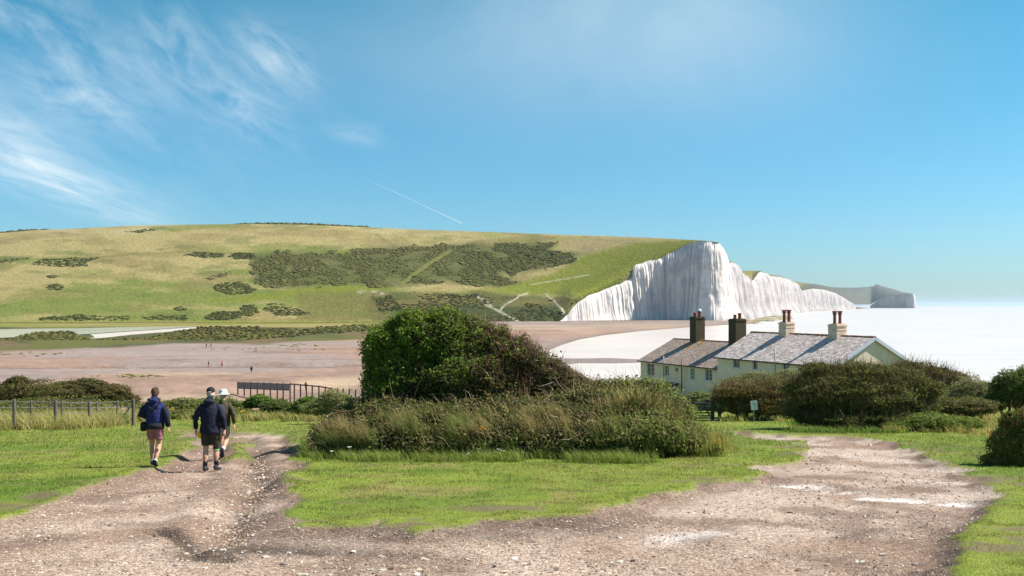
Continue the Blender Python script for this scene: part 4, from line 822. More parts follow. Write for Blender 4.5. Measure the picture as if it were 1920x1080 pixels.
def core(cl, parent, k=.80, name='inner_branches', g=rng):
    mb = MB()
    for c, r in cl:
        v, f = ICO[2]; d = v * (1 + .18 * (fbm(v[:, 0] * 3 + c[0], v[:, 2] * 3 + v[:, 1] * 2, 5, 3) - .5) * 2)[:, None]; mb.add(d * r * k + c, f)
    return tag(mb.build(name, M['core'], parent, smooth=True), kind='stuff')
def pick(tones, n, g, p=None):
    t = np.array(tones) * np.array([1.65, 1.5, 1.2]); return t[g.choice(len(t), n, p=p)] * g.uniform(.6, 1.45, (n, 1))
def shrub(name, label, cl, n, size, tones, seed, cat='shrub', group=None, tw=0, twc=(.14, .09, .07), p=None, stem=True, asp=.55, colf=None, ck=.80, twd=(0, 0, 1)):
    g = np.random.default_rng(seed); b = cl[0][0]; root = empty(name, (b[0], b[1], float(gbase(b[0], b[1])))); o = np.array(root.location); tag(root, label, cat, group)
    cl2 = [(c - o, r) for c, r in cl]
    pts, nr = sample_clumps(cl, n, g); col = colf(pts, g) if colf else pick(tones, len(pts), g, p)
    mb = MB(); leaves(mb, pts - o, nr, size, col, g, asp); mb.build('crown', M['leaf'], root)
    core(cl2, root, ck)
    if tw:
        tw = tw * 2; p2, n2 = sample_clumps(cl, tw, g, shell=.1); d = n2 * .6 + np.array(twd) * .8 + g.normal(size=n2.shape) * .35
        mb = MB(); twigs(mb, p2 - n2 * .1 - o, d, size * 5, size * .09, pick([twc], len(p2), g), g); mb.build('twigs', M['twig'], root)
    if stem:
        mb = MB()
        for c, r in cl2[:5]: mb.tube([(c[0] * .3, c[1] * .3, -.15), (c[0] * .6, c[1] * .6, c[2] * .5), c + [0, 0, r[2] * .3]], [.10, .07, .03], 7)
        mb.build('trunk', M['bark'], root, smooth=True)
    return root
# wind-swept hawthorn above the bramble thicket
HAW = [(722, 658, 42, 46), (750, 622, 36, 28), (745, 665, 62, 62), (790, 632, 64, 52), (722, 712, 46, 42), (850, 632, 66, 50), (905, 648, 62, 46), (955, 672, 62, 46), (880, 705, 100, 62), (780, 715, 84, 56), (1005, 702, 56, 40), (1050, 722, 50, 34), (1100, 738, 44, 26), (960, 735, 70, 42), (830, 606, 42, 30), (770, 610, 36, 30), (1140, 748, 40, 20)]
HAWC = world_clumps(HAW, 28.6) + world_clumps([(800, 680, 90, 80), (900, 680, 90, 60)], 30)
def haw_col(p, g):
    px = CX + p[:, 0] / p[:, 1] * F; row = HY + (CZ - p[:, 2]) / p[:, 1] * F
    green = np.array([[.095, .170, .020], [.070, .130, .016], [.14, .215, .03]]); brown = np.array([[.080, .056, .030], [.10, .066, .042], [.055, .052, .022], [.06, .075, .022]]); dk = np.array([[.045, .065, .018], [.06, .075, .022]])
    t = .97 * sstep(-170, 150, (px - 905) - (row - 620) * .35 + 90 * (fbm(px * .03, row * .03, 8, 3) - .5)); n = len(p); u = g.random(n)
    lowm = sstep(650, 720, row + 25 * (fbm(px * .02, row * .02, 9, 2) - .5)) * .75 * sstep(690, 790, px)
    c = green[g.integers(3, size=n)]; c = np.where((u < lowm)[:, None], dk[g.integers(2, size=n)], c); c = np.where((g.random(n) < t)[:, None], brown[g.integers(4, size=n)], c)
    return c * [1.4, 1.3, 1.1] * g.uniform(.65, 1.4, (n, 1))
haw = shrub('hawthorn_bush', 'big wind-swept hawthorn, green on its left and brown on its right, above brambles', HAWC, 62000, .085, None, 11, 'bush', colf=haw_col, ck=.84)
g = np.random.default_rng(12); o = np.array(haw.location)
p2, n2 = sample_clumps(HAWC, 9000, g, shell=.08); px = CX + p2[:, 0] / p2[:, 1] * F; k = g.random(len(p2)) < sstep(820, 960, px) * .95 + .05; p2, n2 = p2[k], n2[k]
mb = MB(); twigs(mb, p2 - n2 * .15 - o, n2 * .45 + np.array([-.25, 0, .75]) + g.normal(size=n2.shape) * .25, .42, .006, pick([(.15, .085, .07), (.11, .06, .05), (.20, .14, .12)], len(p2), g), g); mb.build('twigs', M['twig'], haw)
mb = MB()
for a, b in (((905, 690), (925, 720)), ((1060, 758), (1098, 735)), ((1005, 722), (1040, 716)), ((1040, 705), (1062, 735))):
    q0, q1 = P(*a, 27.1), P(*b, 27.1); mb = MB(); mb.tube([q0 - o, (q0 + q1) / 2 - o + g.normal(size=3) * .06, q1 - o], [.007, .012, .016], 6, col=(.20, .16, .13)); mb.build('dead_branch', M['twig'], haw, smooth=True)
# bramble thicket
g = np.random.default_rng(21); BR = []
FR = []
topr = lambda x: float(np.interp(x, [560, 590, 620, 660, 720, 900, 1080, 1150, 1190, 1240, 1290, 1330, 1365], [850, 832, 800, 765, 738, 735, 712, 708, 714, 748, 792, 822, 842]))
for x in range(585, 1365, 30):
    t_ = topr(x); b_ = float(np.interp(x, [560, 700, 900, 1200, 1365], [858, 862, 860, 852, 838])); hh_ = b_ - t_
    for q, Yq in ((.22, 25.0), (.42, 25.9), (.60, 27.0), (.80, 28.6)):
        ry = hh_ * .24 + 7; (FR if q < .5 else BR).append((x + g.uniform(-12, 12), b_ - hh_ * q + g.uniform(-6, 6), ry * g.uniform(1.2, 1.9), ry * g.uniform(.8, 1.15), Yq))
BR = BR + FR
def br_col(p, g):
    n = len(p); px = CX + p[:, 0] / p[:, 1] * F; c = np.array([[.055, .075, .024], [.075, .095, .030], [.10, .12, .045], [.16, .17, .09], [.085, .065, .035]])[g.choice(5, n, p=[.34, .28, .2, .06, .12])]
    lt = g.random(n) < .6 * sstep(1090, 1200, px); c = np.where(lt[:, None], np.array([.10, .145, .035]), c); return c * [1.75, 1.5, 1.15] * g.uniform(.6, 1.5, (n, 1))
bram = shrub('bramble_thicket', 'broad dark bramble thicket around the foot of the hawthorn', world_clumps(BR, 27), 85000, .072, None, 22, 'thicket', colf=br_col, stem=False, ck=.82, asp=.7)
o = np.array(bram.location); p2, n2 = sample_clumps(world_clumps(BR, 27), 1500, g, shell=.05); mb = MB(); twigs(mb, p2 - o, n2 * .4 + g.normal(size=n2.shape) * .5 + [-.4, 0, .4], .5, .006, pick([(.22, .18, .14), (.16, .11, .08)], len(p2), g), g, bend=.6); mb.build('stems', M['twig'], bram)
HERB = [(1150, 790, 40, 34, 25.8), (1195, 778, 44, 40, 26), (1238, 795, 40, 32, 26.5), (1280, 818, 36, 22, 27.5), (1318, 828, 28, 14, 28.5), (1200, 828, 55, 24, 25.4), (1265, 832, 50, 20, 26.3), (1345, 834, 22, 11, 29.5)]
shrub('herb_clump', 'pale green willowy weeds at the right end of the bramble mound', world_clumps(HERB, 27), 26000, .10, [(.10, .135, .04), (.13, .155, .06), (.075, .105, .03), (.16, .15, .075)], 23, 'weeds', stem=False, asp=.22, tw=1600, twc=(.17, .15, .07), ck=.72)
# grass growing over the sunny front of the mound
def mound_grass():
    g = np.random.default_rng(24); cl = world_clumps(FR, 25.5); p, n_ = sample_clumps(cl, 60000, g, shell=.10, over=0); k = n_[:, 1] < .25; p, n_ = p[k], n_[k]
    px = CX + p[:, 0] / p[:, 1] * F; row = HY + (CZ - p[:, 2]) / p[:, 1] * F; tuft = fbm(px * .022, row * .03, 25, 3); k = (g.random(len(p)) < sstep(.46, .66, tuft) * .75 * sstep(772, 822, row + 70 * (tuft - .5)) * (.35 + .65 * sstep(1180, 1000, px))) ; p, row, px, tuft = p[k], row[k], px[k], tuft[k]; n = len(p)
    gm = sstep(815, 850, row + 30 * (fbm(px * .03, row * .05, 26, 3) - .5)); straw = np.array([[.36, .28, .12], [.29, .22, .09], [.22, .185, .065], [.16, .16, .05]])[g.integers(4, size=n)]; green = np.array([[.13, .20, .03], [.10, .17, .025], [.17, .21, .05]])[g.integers(3, size=n)]
    warm = sstep(.42, .60, fbm(px * .012, row * .015, 27, 3)); isg = g.random(n) < np.clip(gm * .95 + (1 - warm) * .55, 0, 1); c = np.where(isg[:, None], green, straw) * g.uniform(.7, 1.3, (n, 1))
    mb = MB(); long_blades(mb, p - [0, 0, .04], np.stack([-.75 + g.normal(size=n) * .35, -.15 + g.normal(size=n) * .3], 1), .42 * g.uniform(.5, 1.4, n), .005 * g.uniform(.6, 1.5, n), c, g)
    tag(mb.build('mound_grass', M['grass']), 'tawny and green wind-combed grass over the front of the bramble mound', 'grass', kind='stuff')
# shrubs round the cottages and along the right
RS = 'shrubs in front of the cottages'
dark = [(.052, .070, .020), (.070, .092, .025), (.095, .112, .032), (.085, .058, .034)]; willow = [(.13, .15, .075), (.10, .125, .05), (.17, .175, .10)]; gr = [(.06, .10, .022), (.085, .13, .03), (.05, .08, .02)]
shrub('dark_shrub', 'largest dark sprawling shrub hiding the foot of the nearer cottage', world_clumps([(1560, 738, 84, 34), (1640, 742, 90, 36), (1512, 768, 46, 26), (1700, 758, 56, 28), (1600, 700, 58, 22), (1535, 697, 36, 18), (1668, 708, 60, 22), (1590, 780, 100, 24), (1720, 728, 50, 20), (1500, 725, 34, 18), (1640, 775, 80, 22), (1580, 720, 80, 22)], 43), 46000, .095, dark + [(.095, .125, .03), (.11, .13, .035)], 31, group=RS, tw=3000, twc=(.11, .085, .05))
shrub('dark_hedge', 'brown-topped dark hedge between the white notice and the cottages', world_clumps([(1400, 733, 62, 18), (1452, 730, 60, 20), (1494, 744, 36, 28), (1365, 744, 32, 16), (1430, 752, 70, 22), (1470, 755, 50, 22)], 56), 24000, .10, dark + [(.12, .065, .03), (.11, .09, .035)], 32, 'hedge', tw=900)
shrub('feathery_shrub', 'pale feathery growth along the hedge top under the cottage windows', world_clumps([(1425, 708, 46, 11), (1480, 706, 44, 14), (1385, 716, 40, 10)], 62), 9000, .13, willow, 33, group=RS, asp=.25, stem=False)
shrub('green_shrub', 'low grey-green shrub left of the dark hedge beside the gate', world_clumps([(1345, 755, 34, 16), (1310, 748, 30, 14), (1385, 762, 36, 14)], 60), 7000, .13, willow + gr, 34, group=RS, stem=False)
shrub('brown_shrub', 'brownish rounded shrub against the sea right of the gable', world_clumps([(1735, 706, 46, 24), (1770, 722, 52, 28), (1700, 700, 36, 22), (1800, 738, 40, 22)], 60), 16000, .13, dark + [(.11, .07, .045), (.09, .10, .03)], 35, group=RS, tw=600)
shrub('willow_shrub', 'grey-green willowy shrub on the skyline of the sea', world_clumps([(1825, 735, 44, 26), (1862, 742, 30, 22), (1795, 748, 36, 18)], 57), 12000, .14, willow, 36, group=RS, asp=.25)
shrub('low_hedge', 'low dark hedge in front of the grey-green willowy shrub', world_clumps([(1752, 757, 46, 16), (1815, 761, 56, 16), (1700, 765, 40, 14)], 50), 12000, .11, dark, 37, 'hedge', stem=False)
shrub('green_bush', 'dark green bush cut by the right edge, against the sea', world_clumps([(1893, 728, 36, 30), (1928, 716, 36, 32), (1868, 752, 26, 16), (1930, 752, 40, 24)], 51), 16000, .12, gr + dark[:2], 38, 'bush')
shrub('weed_patch', 'rank green weeds spreading right of the largest dark shrub', world_clumps([(1745, 789, 52, 13), (1805, 793, 42, 11), (1690, 796, 40, 9)], 41), 9000, .10, [(.10, .15, .03), (.13, .17, .045), (.08, .12, .03)], 39, 'weeds', stem=False, asp=.4)
shrub('dock_clump', 'near clump of seeding docks and leafy weeds at the right edge', world_clumps([(1890, 835, 36, 34), (1918, 800, 30, 34), (1945, 850, 56, 46), (1868, 866, 30, 18), (1905, 868, 46, 22), (1895, 790, 20, 18)], 22.3), 20000, .070, [(.085, .13, .025), (.11, .15, .035), (.065, .105, .022), (.14, .10, .05)], 40, 'weeds', stem=False, tw=260, twc=(.20, .11, .08), asp=.4, ck=.7)
LS = 'bushes beyond the wire fence'
red = [(.075, .050, .030), (.095, .060, .035), (.060, .070, .024)]
shrub('heath_shrub', 'reddish dark bush beyond the left end of the fence', world_clumps([(70, 740, 62, 24), (20, 738, 46, 22), (36, 718, 22, 13), (-40, 735, 50, 28)], 66), 20000, .14, red + dark[:2], 41, group=LS)
shrub('heath_shrub', 'reddish dark bush sloping down right beyond the fence', world_clumps([(150, 738, 54, 22), (205, 738, 46, 18), (165, 722, 34, 12), (235, 750, 26, 12)], 68), 18000, .14, red + dark[:2], 42, group=LS)
shrub('bracken_patch', 'bright green bracken poking above the reddish bushes', world_clumps([(165, 716, 22, 6), (120, 722, 22, 7)], 71), 3500, .15, [(.09, .16, .025), (.12, .18, .04)], 43, 'bracken', stem=False, asp=.3)
shrub('green_scrub', 'low green scrub on the slope below the fence end', world_clumps([(100, 760, 130, 12), (300, 762, 50, 11), (350, 758, 45, 12), (310, 773, 60, 9, 58.5), (360, 775, 50, 9, 58)], 60), 12000, .12, [(.10, .125, .035), (.13, .145, .05), (.075, .10, .03)], 44, group=LS, stem=False)
shrub('green_scrub', 'dark green scrub behind the three walkers', world_clumps([(410, 758, 45, 14), (375, 762, 40, 10), (445, 765, 26, 9), (430, 775, 45, 9, 58.5), (470, 777, 40, 8, 58)], 62), 8000, .12, gr + [(.09, .11, .035)], 45, group=LS, stem=False)
shrub('round_bush', 'small bright green bush just below the boarded panels', world_clumps([(488, 752, 24, 11), (472, 757, 16, 8)], 60), 5000, .12, [(.09, .15, .03), (.07, .12, .025)], 46, 'bush', stem=False)
shrub('round_bush', 'small dark bush between the bright green one and the thicket', world_clumps([(522, 763, 34, 12), (548, 768, 26, 9)], 59), 6000, .12, [(.05, .075, .022), (.075, .10, .03)], 47, 'bush', stem=False)
shrub('round_bush', 'rounded green bush close left of the bramble thicket', world_clumps([(580, 758, 26, 13), (562, 766, 22, 9)], 57), 5500, .12, [(.06, .11, .025), (.08, .13, .03)], 48, 'bush', stem=False)
shrub('feathery_shrub', 'olive feathery shrub rising before the last sea defence posts', world_clumps([(628, 752, 34, 20), (600, 764, 34, 14), (655, 760, 30, 18)], 50), 9000, .12, willow + [(.10, .13, .03)], 49, group=LS, stem=False, asp=.25)

# grass ------------------------------------------------------------
def blades(mb, root, d, ln, w, col, g):
    n = len(root); side = np.cross(d, g.normal(size=(n, 3))); side /= np.linalg.norm(side, axis=1)[:, None] + 1e-9
    V = np.stack([root - side * w[:, None], root + side * w[:, None], root + d * ln[:, None]], 1).reshape(-1, 3)
    mb.add(V, np.arange(n * 3).reshape(n, 3), np.repeat(col, 3, 0))
def long_blades(mb, root, lean, ln, w, col, g):
    n = len(root); d0 = np.stack([lean[:, 0] * .4, lean[:, 1] * .4, np.ones(n)], 1); d1 = np.stack([lean[:, 0] * 1.5, lean[:, 1] * 1.5, .75 * np.ones(n)], 1)
    d0 /= np.linalg.norm(d0, axis=1)[:, None]; d1 /= np.linalg.norm(d1, axis=1)[:, None]; mid = root + d0 * ln[:, None] * .5; tip = mid + d1 * ln[:, None] * .5
    a = g.uniform(0, 3.14, n); side = np.stack([np.cos(a), np.sin(a), 0 * a], 1) * w[:, None]
    V = np.stack([root - side, root + side, mid + side * .8, mid - side * .8, tip], 1).reshape(-1, 3); b = (np.arange(n) * 5)[:, None]
    mb.add(V, b + np.array([[0, 1, 2, 3]]), np.repeat(col, 5, 0)); mb.f.setdefault(3, []).append(b + np.array([[3, 2, 4]]) + mb.n - n * 5)
def build_lawn():
    g = np.random.default_rng(61); n = 610000; row = 786 + 330 * g.random(n) ** 1.15; px = g.uniform(-330, 2250, n)
    Y = 1.7 / ((row - HY) / F - S0); X = (px - CX) / F * Y; s = track_sd(X, Y); keep = (s < .02) | ((s < .35) & (g.random(n) < .10 * (fbm(X * 1.5, Y * 1.5, 5, 3) > .55)))
    bare = fbm(X * .8, Y * 1.3, 54, 4) * sstep(-3.5, -.1, s); keep &= ~((bare > .62) & (g.random(n) < .85))
    X, Y, s = X[keep], Y[keep], s[keep]; n = len(X); z = gbase(X, Y) + relief(X, Y, s)
    tuft = sstep(.5, .75, fbm(X * 2.2, Y * 2.2, 66, 3)); n1 = fbm(X * .35, Y * .35, 51, 4); n2 = fbm(X * 1.3, Y * .9, 52, 4)
    ln = (.012 + .020 * g.random(n) + .030 * tuft) * np.clip(Y / 14, .8, 2.4); w = .0028 * np.clip(Y / 8, 1, 5) * g.uniform(.6, 1.3, n)
    d = np.stack([g.normal(size=n) * .55 - .15, g.normal(size=n) * .55, np.ones(n)], 1); d /= np.linalg.norm(d, axis=1)[:, None]
    c = lerp3(A3(.130, .215, .022)[None], A3(.205, .255, .034)[None], sstep(.3, .6, n1)); c = lerp3(c, A3(.29, .255, .095)[None], .7 * sstep(.52, .72, n2) * sstep(.35, .6, fbm(X * .2, Y * .2, 53, 3)))
    c = c * (.72 + .5 * fbm(X * .9, Y * .7, 57, 4))[:, None]; c = lerp3(c, A3(.26, .215, .085)[None], .55 * sstep(.54, .68, fbm(X * .55 + 4, Y * .9, 58, 4)))
    dryb = g.random(n) < .20; c = np.where(dryb[:, None], A3(.30, .25, .11)[None], c) * g.uniform(.75, 1.25, (n, 1))
    mb = MB(); blades(mb, np.stack([X, Y, z - .005], 1), d, ln, w, c, g); tag(mb.build('lawn_grass', M['grass']), 'short green turf on both sides of the track', 'grass', kind='stuff')
build_lawn()
def tall_grass(name, label, px, row, Yo, n, ln, tones, seed, lean=-.5, p=None, ground=True, w=.006):
    g = np.random.default_rng(seed); pts = []
    P_ = np.array(px, float); px_ = g.uniform(P_.min(), P_.max(), n); a = np.interp(px_, [q[0] for q in row], [q[1] for q in row]); b = np.interp(px_, [q[0] for q in row], [q[2] for q in row]); r = a + (b - a) * g.random(n)
    if ground: Y = 1.7 / ((r - HY) / F - S0); X = (px_ - CX) / F * Y; z = gz(X, Y)
    else: Y = (np.interp(r, [755, 860], [27.4, 24.4]) if Yo > 24 else np.full(n, Yo)) + g.uniform(-.3, .3, n); X = (px_ - CX) / F * Y; z = CZ - (r - HY) / F * Y
    cl = fbm(X * 1.2, Y * 1.2, seed, 3); keep = g.random(n) < sstep(.42, .66, cl) * np.minimum(sstep(0, 45, px_ - P_.min()), sstep(0, 45, P_.max() - px_)); X, Y, z = X[keep], Y[keep], z[keep]; n = len(X)
    L = ln * g.uniform(.5, 1.3, n); le = np.stack([lean + g.normal(size=n) * .35, g.normal(size=n) * .35], 1)
    mb = MB(); long_blades(mb, np.stack([X, Y, z - .03], 1), le, L, w * np.clip(Y / 24, .8, 2.2) * g.uniform(.6, 1.4, n), pick(tones, n, g, p), g); return tag(mb.build(name, M['grass']), label, 'grass', kind='stuff')
gt = [(.105, .15, .03), (.08, .13, .025), (.14, .165, .045)]; st = [(.40, .29, .12), (.34, .24, .10), (.26, .21, .07), (.13, .14, .035)]
tall_grass('rank_grass', 'rank bright green grass skirting the bramble thicket', (555, 1400), [(555, 850, 868), (620, 832, 868), (900, 835, 866), (1200, 838, 868), (1330, 832, 862), (1400, 822, 850)], 0, 42000, .34, gt, 71)
mound_grass()
tall_grass('weedy_grass', 'green and brown grass at the right end of the mound', (1180, 1380), [(1180, 820, 850), (1300, 810, 848), (1380, 828, 842)], 25.6, 4500, .36, gt + st[1:], 75, lean=-.3, ground=False, w=.0045)
tall_grass('meadow_grass', 'long pale meadow grass around the wire fence', (-60, 330), [(-60, 783, 808), (180, 783, 803), (250, 783, 796), (330, 785, 792)], 0, 26000, .75, [(.16, .175, .06), (.20, .19, .085), (.12, .15, .04), (.26, .22, .11)], 76, w=.008)
tall_grass('meadow_grass', 'tawny long grass behind the walkers at the slope edge', (320, 620), [(320, 784, 791), (620, 784, 791)], 0, 9000, .6, [(.27, .23, .11), (.16, .175, .06), (.12, .15, .04)], 77, w=.009)
tall_grass('rough_grass', 'rough yellow-green grass around the notice and gate', (1345, 1560), [(1345, 772, 795), (1420, 768, 790), (1560, 775, 800)], 0, 12000, .42, [(.16, .185, .045), (.12, .16, .035), (.22, .20, .08)], 78, w=.008)
tall_grass('rough_grass', 'rough grass and weeds on the bank right of the shrubs', (1640, 1900), [(1640, 795, 812), (1760, 780, 810), (1900, 775, 830)], 0, 15000, .40, [(.13, .165, .04), (.10, .14, .03), (.24, .20, .085), (.18, .10, .06)], 79, w=.008)
tall_grass('shade_grass', 'shade-darkened green grass under the largest dark shrub', (1455, 1720), [(1455, 795, 812), (1720, 800, 812)], 0, 9000, .35, [(.06, .11, .02), (.08, .13, .025)], 80, w=.008)  # the shrub's shade is put into these darker grass tones
# flowers
yel = mat('ragwort_yellow', (.80, .45, .02), rough=.7, var=.2, scale=30); whi = mat('white_petals', (.75, .75, .70), rough=.7); stm = mat('green_stem', (.09, .13, .03), rough=.7)
def flower(name, label, px, row, Y, h, m, n, spread, group=None):
    g = np.random.default_rng(int(px)); top = P(px, row, Y); root = empty(name, (top[0], top[1], top[2] - h)); tag(root, label, 'flower', group); mb = MB(); hd = MB()
    for k in range(n):
        e = np.array([g.normal() * spread, g.normal() * spread, h + g.normal() * spread * .5]); mb.tube([(0, 0, 0), e * [.4, .4, .6], e], [.006, .005, .004], 4)
        for q in range(5): hd.ball(e + g.normal(size=3) * [.018, .018, .006] * (1 if m is yel else .6), np.array((.020, .020, .010)) * (1 if m is yel else .55), sub=1)
    mb.build('stems', stm, root); hd.build('flower_heads', m, root)
flower('ragwort', 'yellow ragwort in the grass before the thicket', 903, 804, 24.6, .55, yel, 9, .07); flower('ragwort', 'yellow ragwort at the grass edge right of the walkers', 457, 770, 46, .6, yel, 8, .10); flower('ragwort', 'faint yellow ragwort between the first two walkers', 318, 765, 47, .5, yel, 6, .1)
for px, row, lab in ((936, 843, 'white flower head, left one of the close pair below the ragwort'), (946, 845, 'white flower head, right one of the close pair below the ragwort'), (876, 850, 'white flower head left of and below the ragwort'), (655, 838, 'white flower head at the left end of the mound'), (622, 845, 'leftmost white flower head in the rank grass')): flower('white_flower', lab, px, row, 23.9, .25, whi, 3, .03, 'white flowers before the thicket')

# stones -----------------------------------------------------------
def build_stones():
    g = np.random.default_rng(91); n = 68000; row = 806 + 290 * g.random(n) ** .8; px = g.uniform(-60, 1900, n); Y = 1.7 / ((row - HY) / F - S0); X = (px - CX) / F * Y
    s = track_sd(X, Y); dens = .30 + .7 * sstep(.40, .62, fbm(X * .9, Y * .9, 95, 4)) + 1.2 * np.exp(-(dline(X, Y, GULLY) / .35) ** 2); keep = (s > .06) & (g.random(n) < dens); X, Y, s = X[keep], Y[keep], s[keep]; n = len(X)
    z = gbase(X, Y) + relief(X, Y, s); r = .0062 * np.exp(g.normal(size=n) * .45) * np.clip(Y / 9, 1, 2.6); r = r * (1 + 1.1 * np.exp(-(dline(X, Y, GULLY) / .3) ** 2) * (g.random(n) < .35))
    tones = np.array([[.46, .38, .31], [.36, .27, .21], [.60, .55, .49], [.72, .69, .64], [.24, .18, .15], [.42, .30, .20], [.14, .12, .11]]); tones = tones * [.70, .64, .58]; c = tones[g.choice(7, n, p=[.28, .24, .16, .10, .11, .08, .03])] * g.uniform(.8, 1.2, (n, 1))
    v, f = OCT; V = v[None] * g.uniform(.6, 1.3, (n, 6, 1)); a = g.uniform(0, 6.28, n); ca, sa = np.cos(a)[:, None], np.sin(a)[:, None]; V = V * np.stack([r * g.uniform(.9, 1.6, n), r, r * .6], 1)[:, None]
    V = np.stack([V[..., 0] * ca - V[..., 1] * sa, V[..., 0] * sa + V[..., 1] * ca, V[..., 2]], -1) + np.stack([X, Y, z + r * .15], 1)[:, None]
    mb = MB(); mb.add(V.reshape(-1, 3), (f[None] + (np.arange(n) * 6)[:, None, None]).reshape(-1, 3), np.repeat(c, 6, 0)); o = mb.build('gravel', M['stone'], GROUND); tag(o, kind='stuff')
    meshes = []
    for k in range(8):
        mb = MB(); v, f = ICO[2]; d = v * (1 + .35 * (fbm(v[:, 0] * 1.7 + k * 9, v[:, 1] * 1.7 + v[:, 2] * 2, 7, 2) - .5) * 2)[:, None]; d = np.clip(d, -.72, .62) * [1.35, .95, .45]
        mb.add(d, f, [(.42, .38, .32), (.31, .24, .18), (.48, .45, .41), (.26, .185, .13), (.38, .31, .24), (.18, .14, .115), (.44, .40, .35), (.13, .105, .09)][k]); t = mb.build('stone', M['stone']); meshes.append(t.data); bpy.data.objects.remove(t)
    cnt = 0
    while cnt < 290:
        zone = g.random()
        if zone < .5: px, row = g.uniform(480, 1250), 1085 - abs(g.normal()) * 32
        elif zone < .8: q = GULLY[g.integers(len(GULLY))]; q2 = (q[0] + g.normal() * .28, q[1] + g.normal() * .6); px = None
        else: px, row = g.uniform(0, 1700), g.uniform(900, 1080)
        x, y = G(px, row) if px is not None else q2
        if float(track_sd(np.array([x]), np.array([y]))[0]) < .12: continue
        r = g.uniform(.014, .046) * (1 if y < 13 else 1.4) * (.95 if zone < .5 else .8); ob = bpy.data.objects.new('stone', meshes[g.integers(8)]); COL.objects.link(ob); ob.parent = GROUND
        ob.location = (x, y, float(gz(np.array([x]), np.array([y]))[0]) + r * .12); ob.scale = (r, r, r * g.uniform(.6, 1.0)); ob.rotation_euler = (g.normal() * .15, g.normal() * .15, g.uniform(0, 6.28)); cnt += 1
build_stones()

# scrub on the far hillside and marsh ---------------------------------
def blobs(mb, p, r, col, g, flat=.32, lod=False):
    v, f = OCT if lod else ICO[1]; n = len(p); V = v[None] * g.uniform(.75, 1.25, (n, len(v), 1)) * (r[:, None] * np.array([1.25, 1.1, flat]))[:, None] + p[:, None]
    mb.add(V.reshape(-1, 3), (f[None] + (np.arange(n) * len(v))[:, None, None]).reshape(-1, 3), np.repeat(col, len(v), 0))
def in_poly(poly, n, g, warp=8):
    a = np.array(poly, float); px = g.uniform(a[:, 0].min(), a[:, 0].max(), n); row = g.uniform(a[:, 1].min(), a[:, 1].max(), n)
    warp = warp * 1.0; s = sdpoly(px + warp * 2 * (fbm(px * .05, row * .1, 5, 3) - .5), row + warp * (fbm(px * .05, row * .1, 6, 3) - .5), poly); return px[s > 0], row[s > 0]
g = np.random.default_rng(101); px, row = in_poly(SCRUB, 54000, g, 20); dn = fbm(px * .035, row * .09, 44, 4); cut = dline(px, row, [(845, 470), (800, 498), (752, 533)]) > 4; k = (g.random(len(px)) < sstep(.28, .55, dn)) & cut; px, row, dn = px[k], row[k], dn[k]
p = hill_pt(px, row); p[:, 2] += hill_noise(p[:, 0], p[:, 1]) * .9
mb = MB(); blobs(mb, p, np.exp(g.normal(size=len(p)) * .42) * .95 * (.45 + dn), pick([(.056, .068, .017), (.070, .082, .023), (.044, .053, .015), (.084, .086, .030), (.070, .056, .028)], len(p), g), g, .36, True)
tag(mb.build('hillside_scrub', M['scrub'], smooth=True), 'dense dark gorse and scrub over the middle of the hillside', 'scrub', kind='stuff')
px, row = in_poly([(700, 555), (860, 550), (1080, 566), (1050, 606), (720, 603)], 3500, g); k = fbm(px * .03, row * .08, 45, 4) > .48; px, row = px[k], row[k]; p = hill_pt(px, row); p[:, 2] += hill_noise(p[:, 0], p[:, 1]) * .5
mb = MB(); blobs(mb, p, g.uniform(.9, 1.9, len(p)), pick([(.028, .036, .012), (.042, .048, .016), (.058, .052, .018)], len(p), g), g); tag(mb.build('bank_scrub', M['scrub'], smooth=True), 'dark scrub on the steep bank above the beach', 'scrub', kind='stuff')
def patch(label, poly, n, seed, tones=((.044, .052, .015), (.058, .064, .021), (.036, .042, .013)), r=(.6, 2.3), surf=True):
    g = np.random.default_rng(seed); px, row = in_poly(poly, int(n * 1.7), g, 4)
    if surf: p = hill_pt(px, row); p[:, 2] += hill_noise(p[:, 0], p[:, 1]) * .8
    else: Y = 15.9 * F / (row - HY); p = np.stack([(px - CX) / F * Y, Y, 1.3 + 0 * Y], 1)
    mb = MB(); blobs(mb, p, g.uniform(*r, len(p)), pick(tones, len(p), g), g); return tag(mb.build('scrub_patch', M['scrub'], smooth=True), label, 'scrub', 'separate scrub patches on the far slope')
patch('long dark scrub patch on the left hillside', [(54, 492), (80, 486), (130, 483), (190, 481), (180, 487), (160, 490), (165, 500), (110, 499), (70, 496)], 420, 1)
patch('small scrub tuft at the left edge of the hillside', [(-30, 486), (20, 485), (60, 483), (20, 491), (-30, 492)], 120, 2)
patch('thin scrub streak high on the straw-coloured slope', [(234, 435), (262, 431), (298, 428), (290, 433), (262, 437)], 110, 3, r=(1, 2))
patch('dark scrub streak left of the big scrub area', [(345, 478), (362, 472), (420, 474), (422, 481), (380, 483)], 240, 4)
patch('scrub strip joining the big scrub area at its top left', [(428, 480), (445, 473), (480, 474), (475, 484), (440, 485)], 200, 5)
patch('rounded dark scrub patch low left of the big scrub area', [(398, 540), (415, 530), (450, 528), (482, 542), (470, 552), (420, 553)], 420, 6)
patch('pair of small bushes on the left slope, lower one', [(88, 538), (100, 532), (118, 534), (114, 544), (96, 543)], 60, 7)
patch('pair of small bushes on the left slope, upper one', [(86, 518), (98, 514), (110, 517), (106, 522), (90, 522)], 50, 8)
patch('small brown bushes on the pale slope beside the big scrub area', [(386, 522), (400, 514), (432, 508), (436, 513), (408, 520), (396, 525)], 90, 9, tones=((.10, .085, .05), (.075, .075, .04)))
